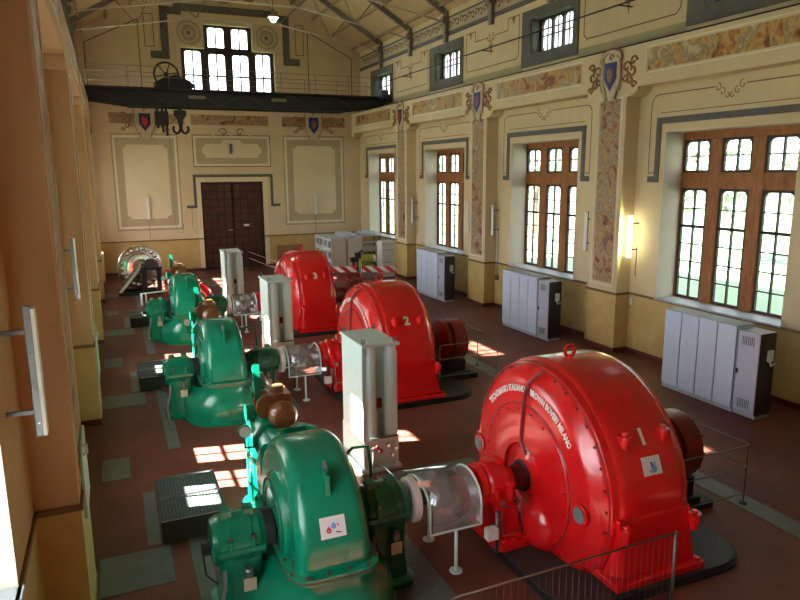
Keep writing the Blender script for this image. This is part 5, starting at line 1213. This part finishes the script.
# ------------------------------------------------------------------ left wall fittings
def panel(y0, y1, z0, z1, lab):
    t = thing('wall_panel', lab, 'panel', (XL, y0, z0))
    m_ = MB(); m_.box(0.013, 0.05, 0, y1 - y0, 0, z1 - z0, PALEGREEN); m_.build('case', parent=t, bevel=0.008, bseg=1)
    m_ = MB(); m_.tube([(0.05, 0.2, z1 - z0 - 0.14), (0.09, 0.2, z1 - z0 - 0.12), (0.09, 0.2, z1 - z0 - 0.02), (0.05, 0.2, z1 - z0 - 0.02)], 0.018, WHITE); m_.build('handle', parent=t)
    return t
panel(8.0, 8.85, 1.45, 2.3, 'pale green wall panel on the nearest left pier'); panel(15.5, 16.5, 0.9, 2.0, 'pale green wall panel on the second left pier')
t = MB(); t.box(-1.03, -0.55, 36.2, 37.2, 0.14, 1.5, CREAM2); t.box(-1.0, -0.54, 36.3, 37.1, 0.5, 1.4, TAN); t.box(-1.03, -0.55, 36.2, 37.2, 0, 0.14, TAN); tag(t.build('low_cupboard'), 'low cream cupboard against the far left wall', 'cupboard')
t = MB(); t.tube([(XRR - 0.015, P[2] - 0.12, 1.62), (XRR - 0.015, P[2] - 0.12, 1.45)], 0.015, WHITE, 8); t.box(XRR - 0.05, XRR, P[2] - 0.17, P[2] - 0.08, 1.45, 1.68, WHITE); tag(t.build('wall_socket'), 'white socket on the ochre wainscot beside the nearest right pier', 'socket')
t = MB(); t.box(XRR - 0.08, XRR, P[3] - 0.3, P[3] - 0.12, 1.1, 1.3, DSTEEL); t.tube([(XRR - 0.015, P[3] - 0.22, 1.3), (XRR - 0.015, P[3] - 0.22, 2.3)], 0.014, DSTEEL, 8); tag(t.build('junction_box'), 'dark junction box on the wainscot left of the middle white cabinets', 'box')

# ------------------------------------------------------------------ outdoors
g = MB(); g.box(-120, 140, -80, 140, -0.6, -0.32, LAWN); g.build('ground', kind='structure')
def tree(x, y, h, r, lab):
    t = thing('garden_tree', lab, 'tree', (x, y, -0.32), group='trees outside the right windows')
    m_ = MB(); m_.tube([(0, 0, 0), (0.1, 0, h * 0.4), (0, 0.1, h * 0.75)], 0.25, BARK, 10); m_.build('trunk', parent=t)
    m_ = MB(); rnd = random.Random(int(x * 10 + y))
    for i in range(420):
        a, b_, q = rnd.uniform(0, 2 * PI), math.acos(rnd.uniform(-1, 1)), r * rnd.uniform(0.55, 1.0) 
        c = Vector((q * math.sin(b_) * math.cos(a), q * math.sin(b_) * math.sin(a), h * 0.72 + q * 0.9 * math.cos(b_))); s_ = rnd.uniform(0.2, 0.45)
        u = Vector((rnd.uniform(-1, 1), rnd.uniform(-1, 1), rnd.uniform(-1, 1))).normalized(); v = u.orthogonal().normalized(); w_ = u.cross(v)
        m_.add([c + v * s_, c + w_ * s_ * 0.6, c - v * s_, c - w_ * s_ * 0.6, c + u * 0.05], [(0, 1, 4), (1, 2, 4), (2, 3, 4), (3, 0, 4), (3, 2, 1, 0)], LEAF)
    m_.build('crown', parent=t); return t
tree(34, 30, 7.5, 3.0, 'green tree on the lawn outside the nearest right window, left'); tree(38, 25.5, 8, 3.0, 'green tree on the lawn outside the nearest right window, right'); tree(36, 52, 9, 3.5, 'green tree on the lawn outside the middle right window'); tree(33, 70, 9, 3.6, 'green tree on the lawn outside the third right window')

# ------------------------------------------------------------------ light
sun = bpy.data.lights.new('sun', 'SUN'); sun.energy = 72.0; sun.angle = math.radians(0.6); sun.color = (1.0, 0.97, 0.92)
so = bpy.data.objects.new('sun', sun); C.objects.link(so); so.rotation_euler = Vector((1.0, -0.2, -0.865)).to_track_quat('-Z', 'Y').to_euler()
wd = bpy.data.worlds.new('world'); bpy.context.scene.world = wd; wd.use_nodes = True
wn_, wl_ = wd.node_tree.nodes, wd.node_tree.links
bg = wn_['Background']; bg.inputs['Color'].default_value = (0.86, 0.93, 1.0, 1)
# hazy sky, brighter on the side of the sun
tc_ = wn_.new('ShaderNodeTexCoord'); sx_ = wn_.new('ShaderNodeSeparateXYZ'); mr_ = wn_.new('ShaderNodeMapRange')
wl_.new(tc_.outputs['Generated'], sx_.inputs[0]); wl_.new(sx_.outputs['X'], mr_.inputs['Value'])
mr_.inputs['From Min'].default_value = -1; mr_.inputs['From Max'].default_value = 0.6; mr_.inputs['To Min'].default_value = 8.0; mr_.inputs['To Max'].default_value = 1.3
wl_.new(mr_.outputs['Result'], bg.inputs['Strength'])
vs = bpy.context.scene.view_settings; vs.view_transform = 'Standard'; vs.look = 'None'; vs.exposure = 1.47; vs.gamma = 1.0; vs.use_curve_mapping = False
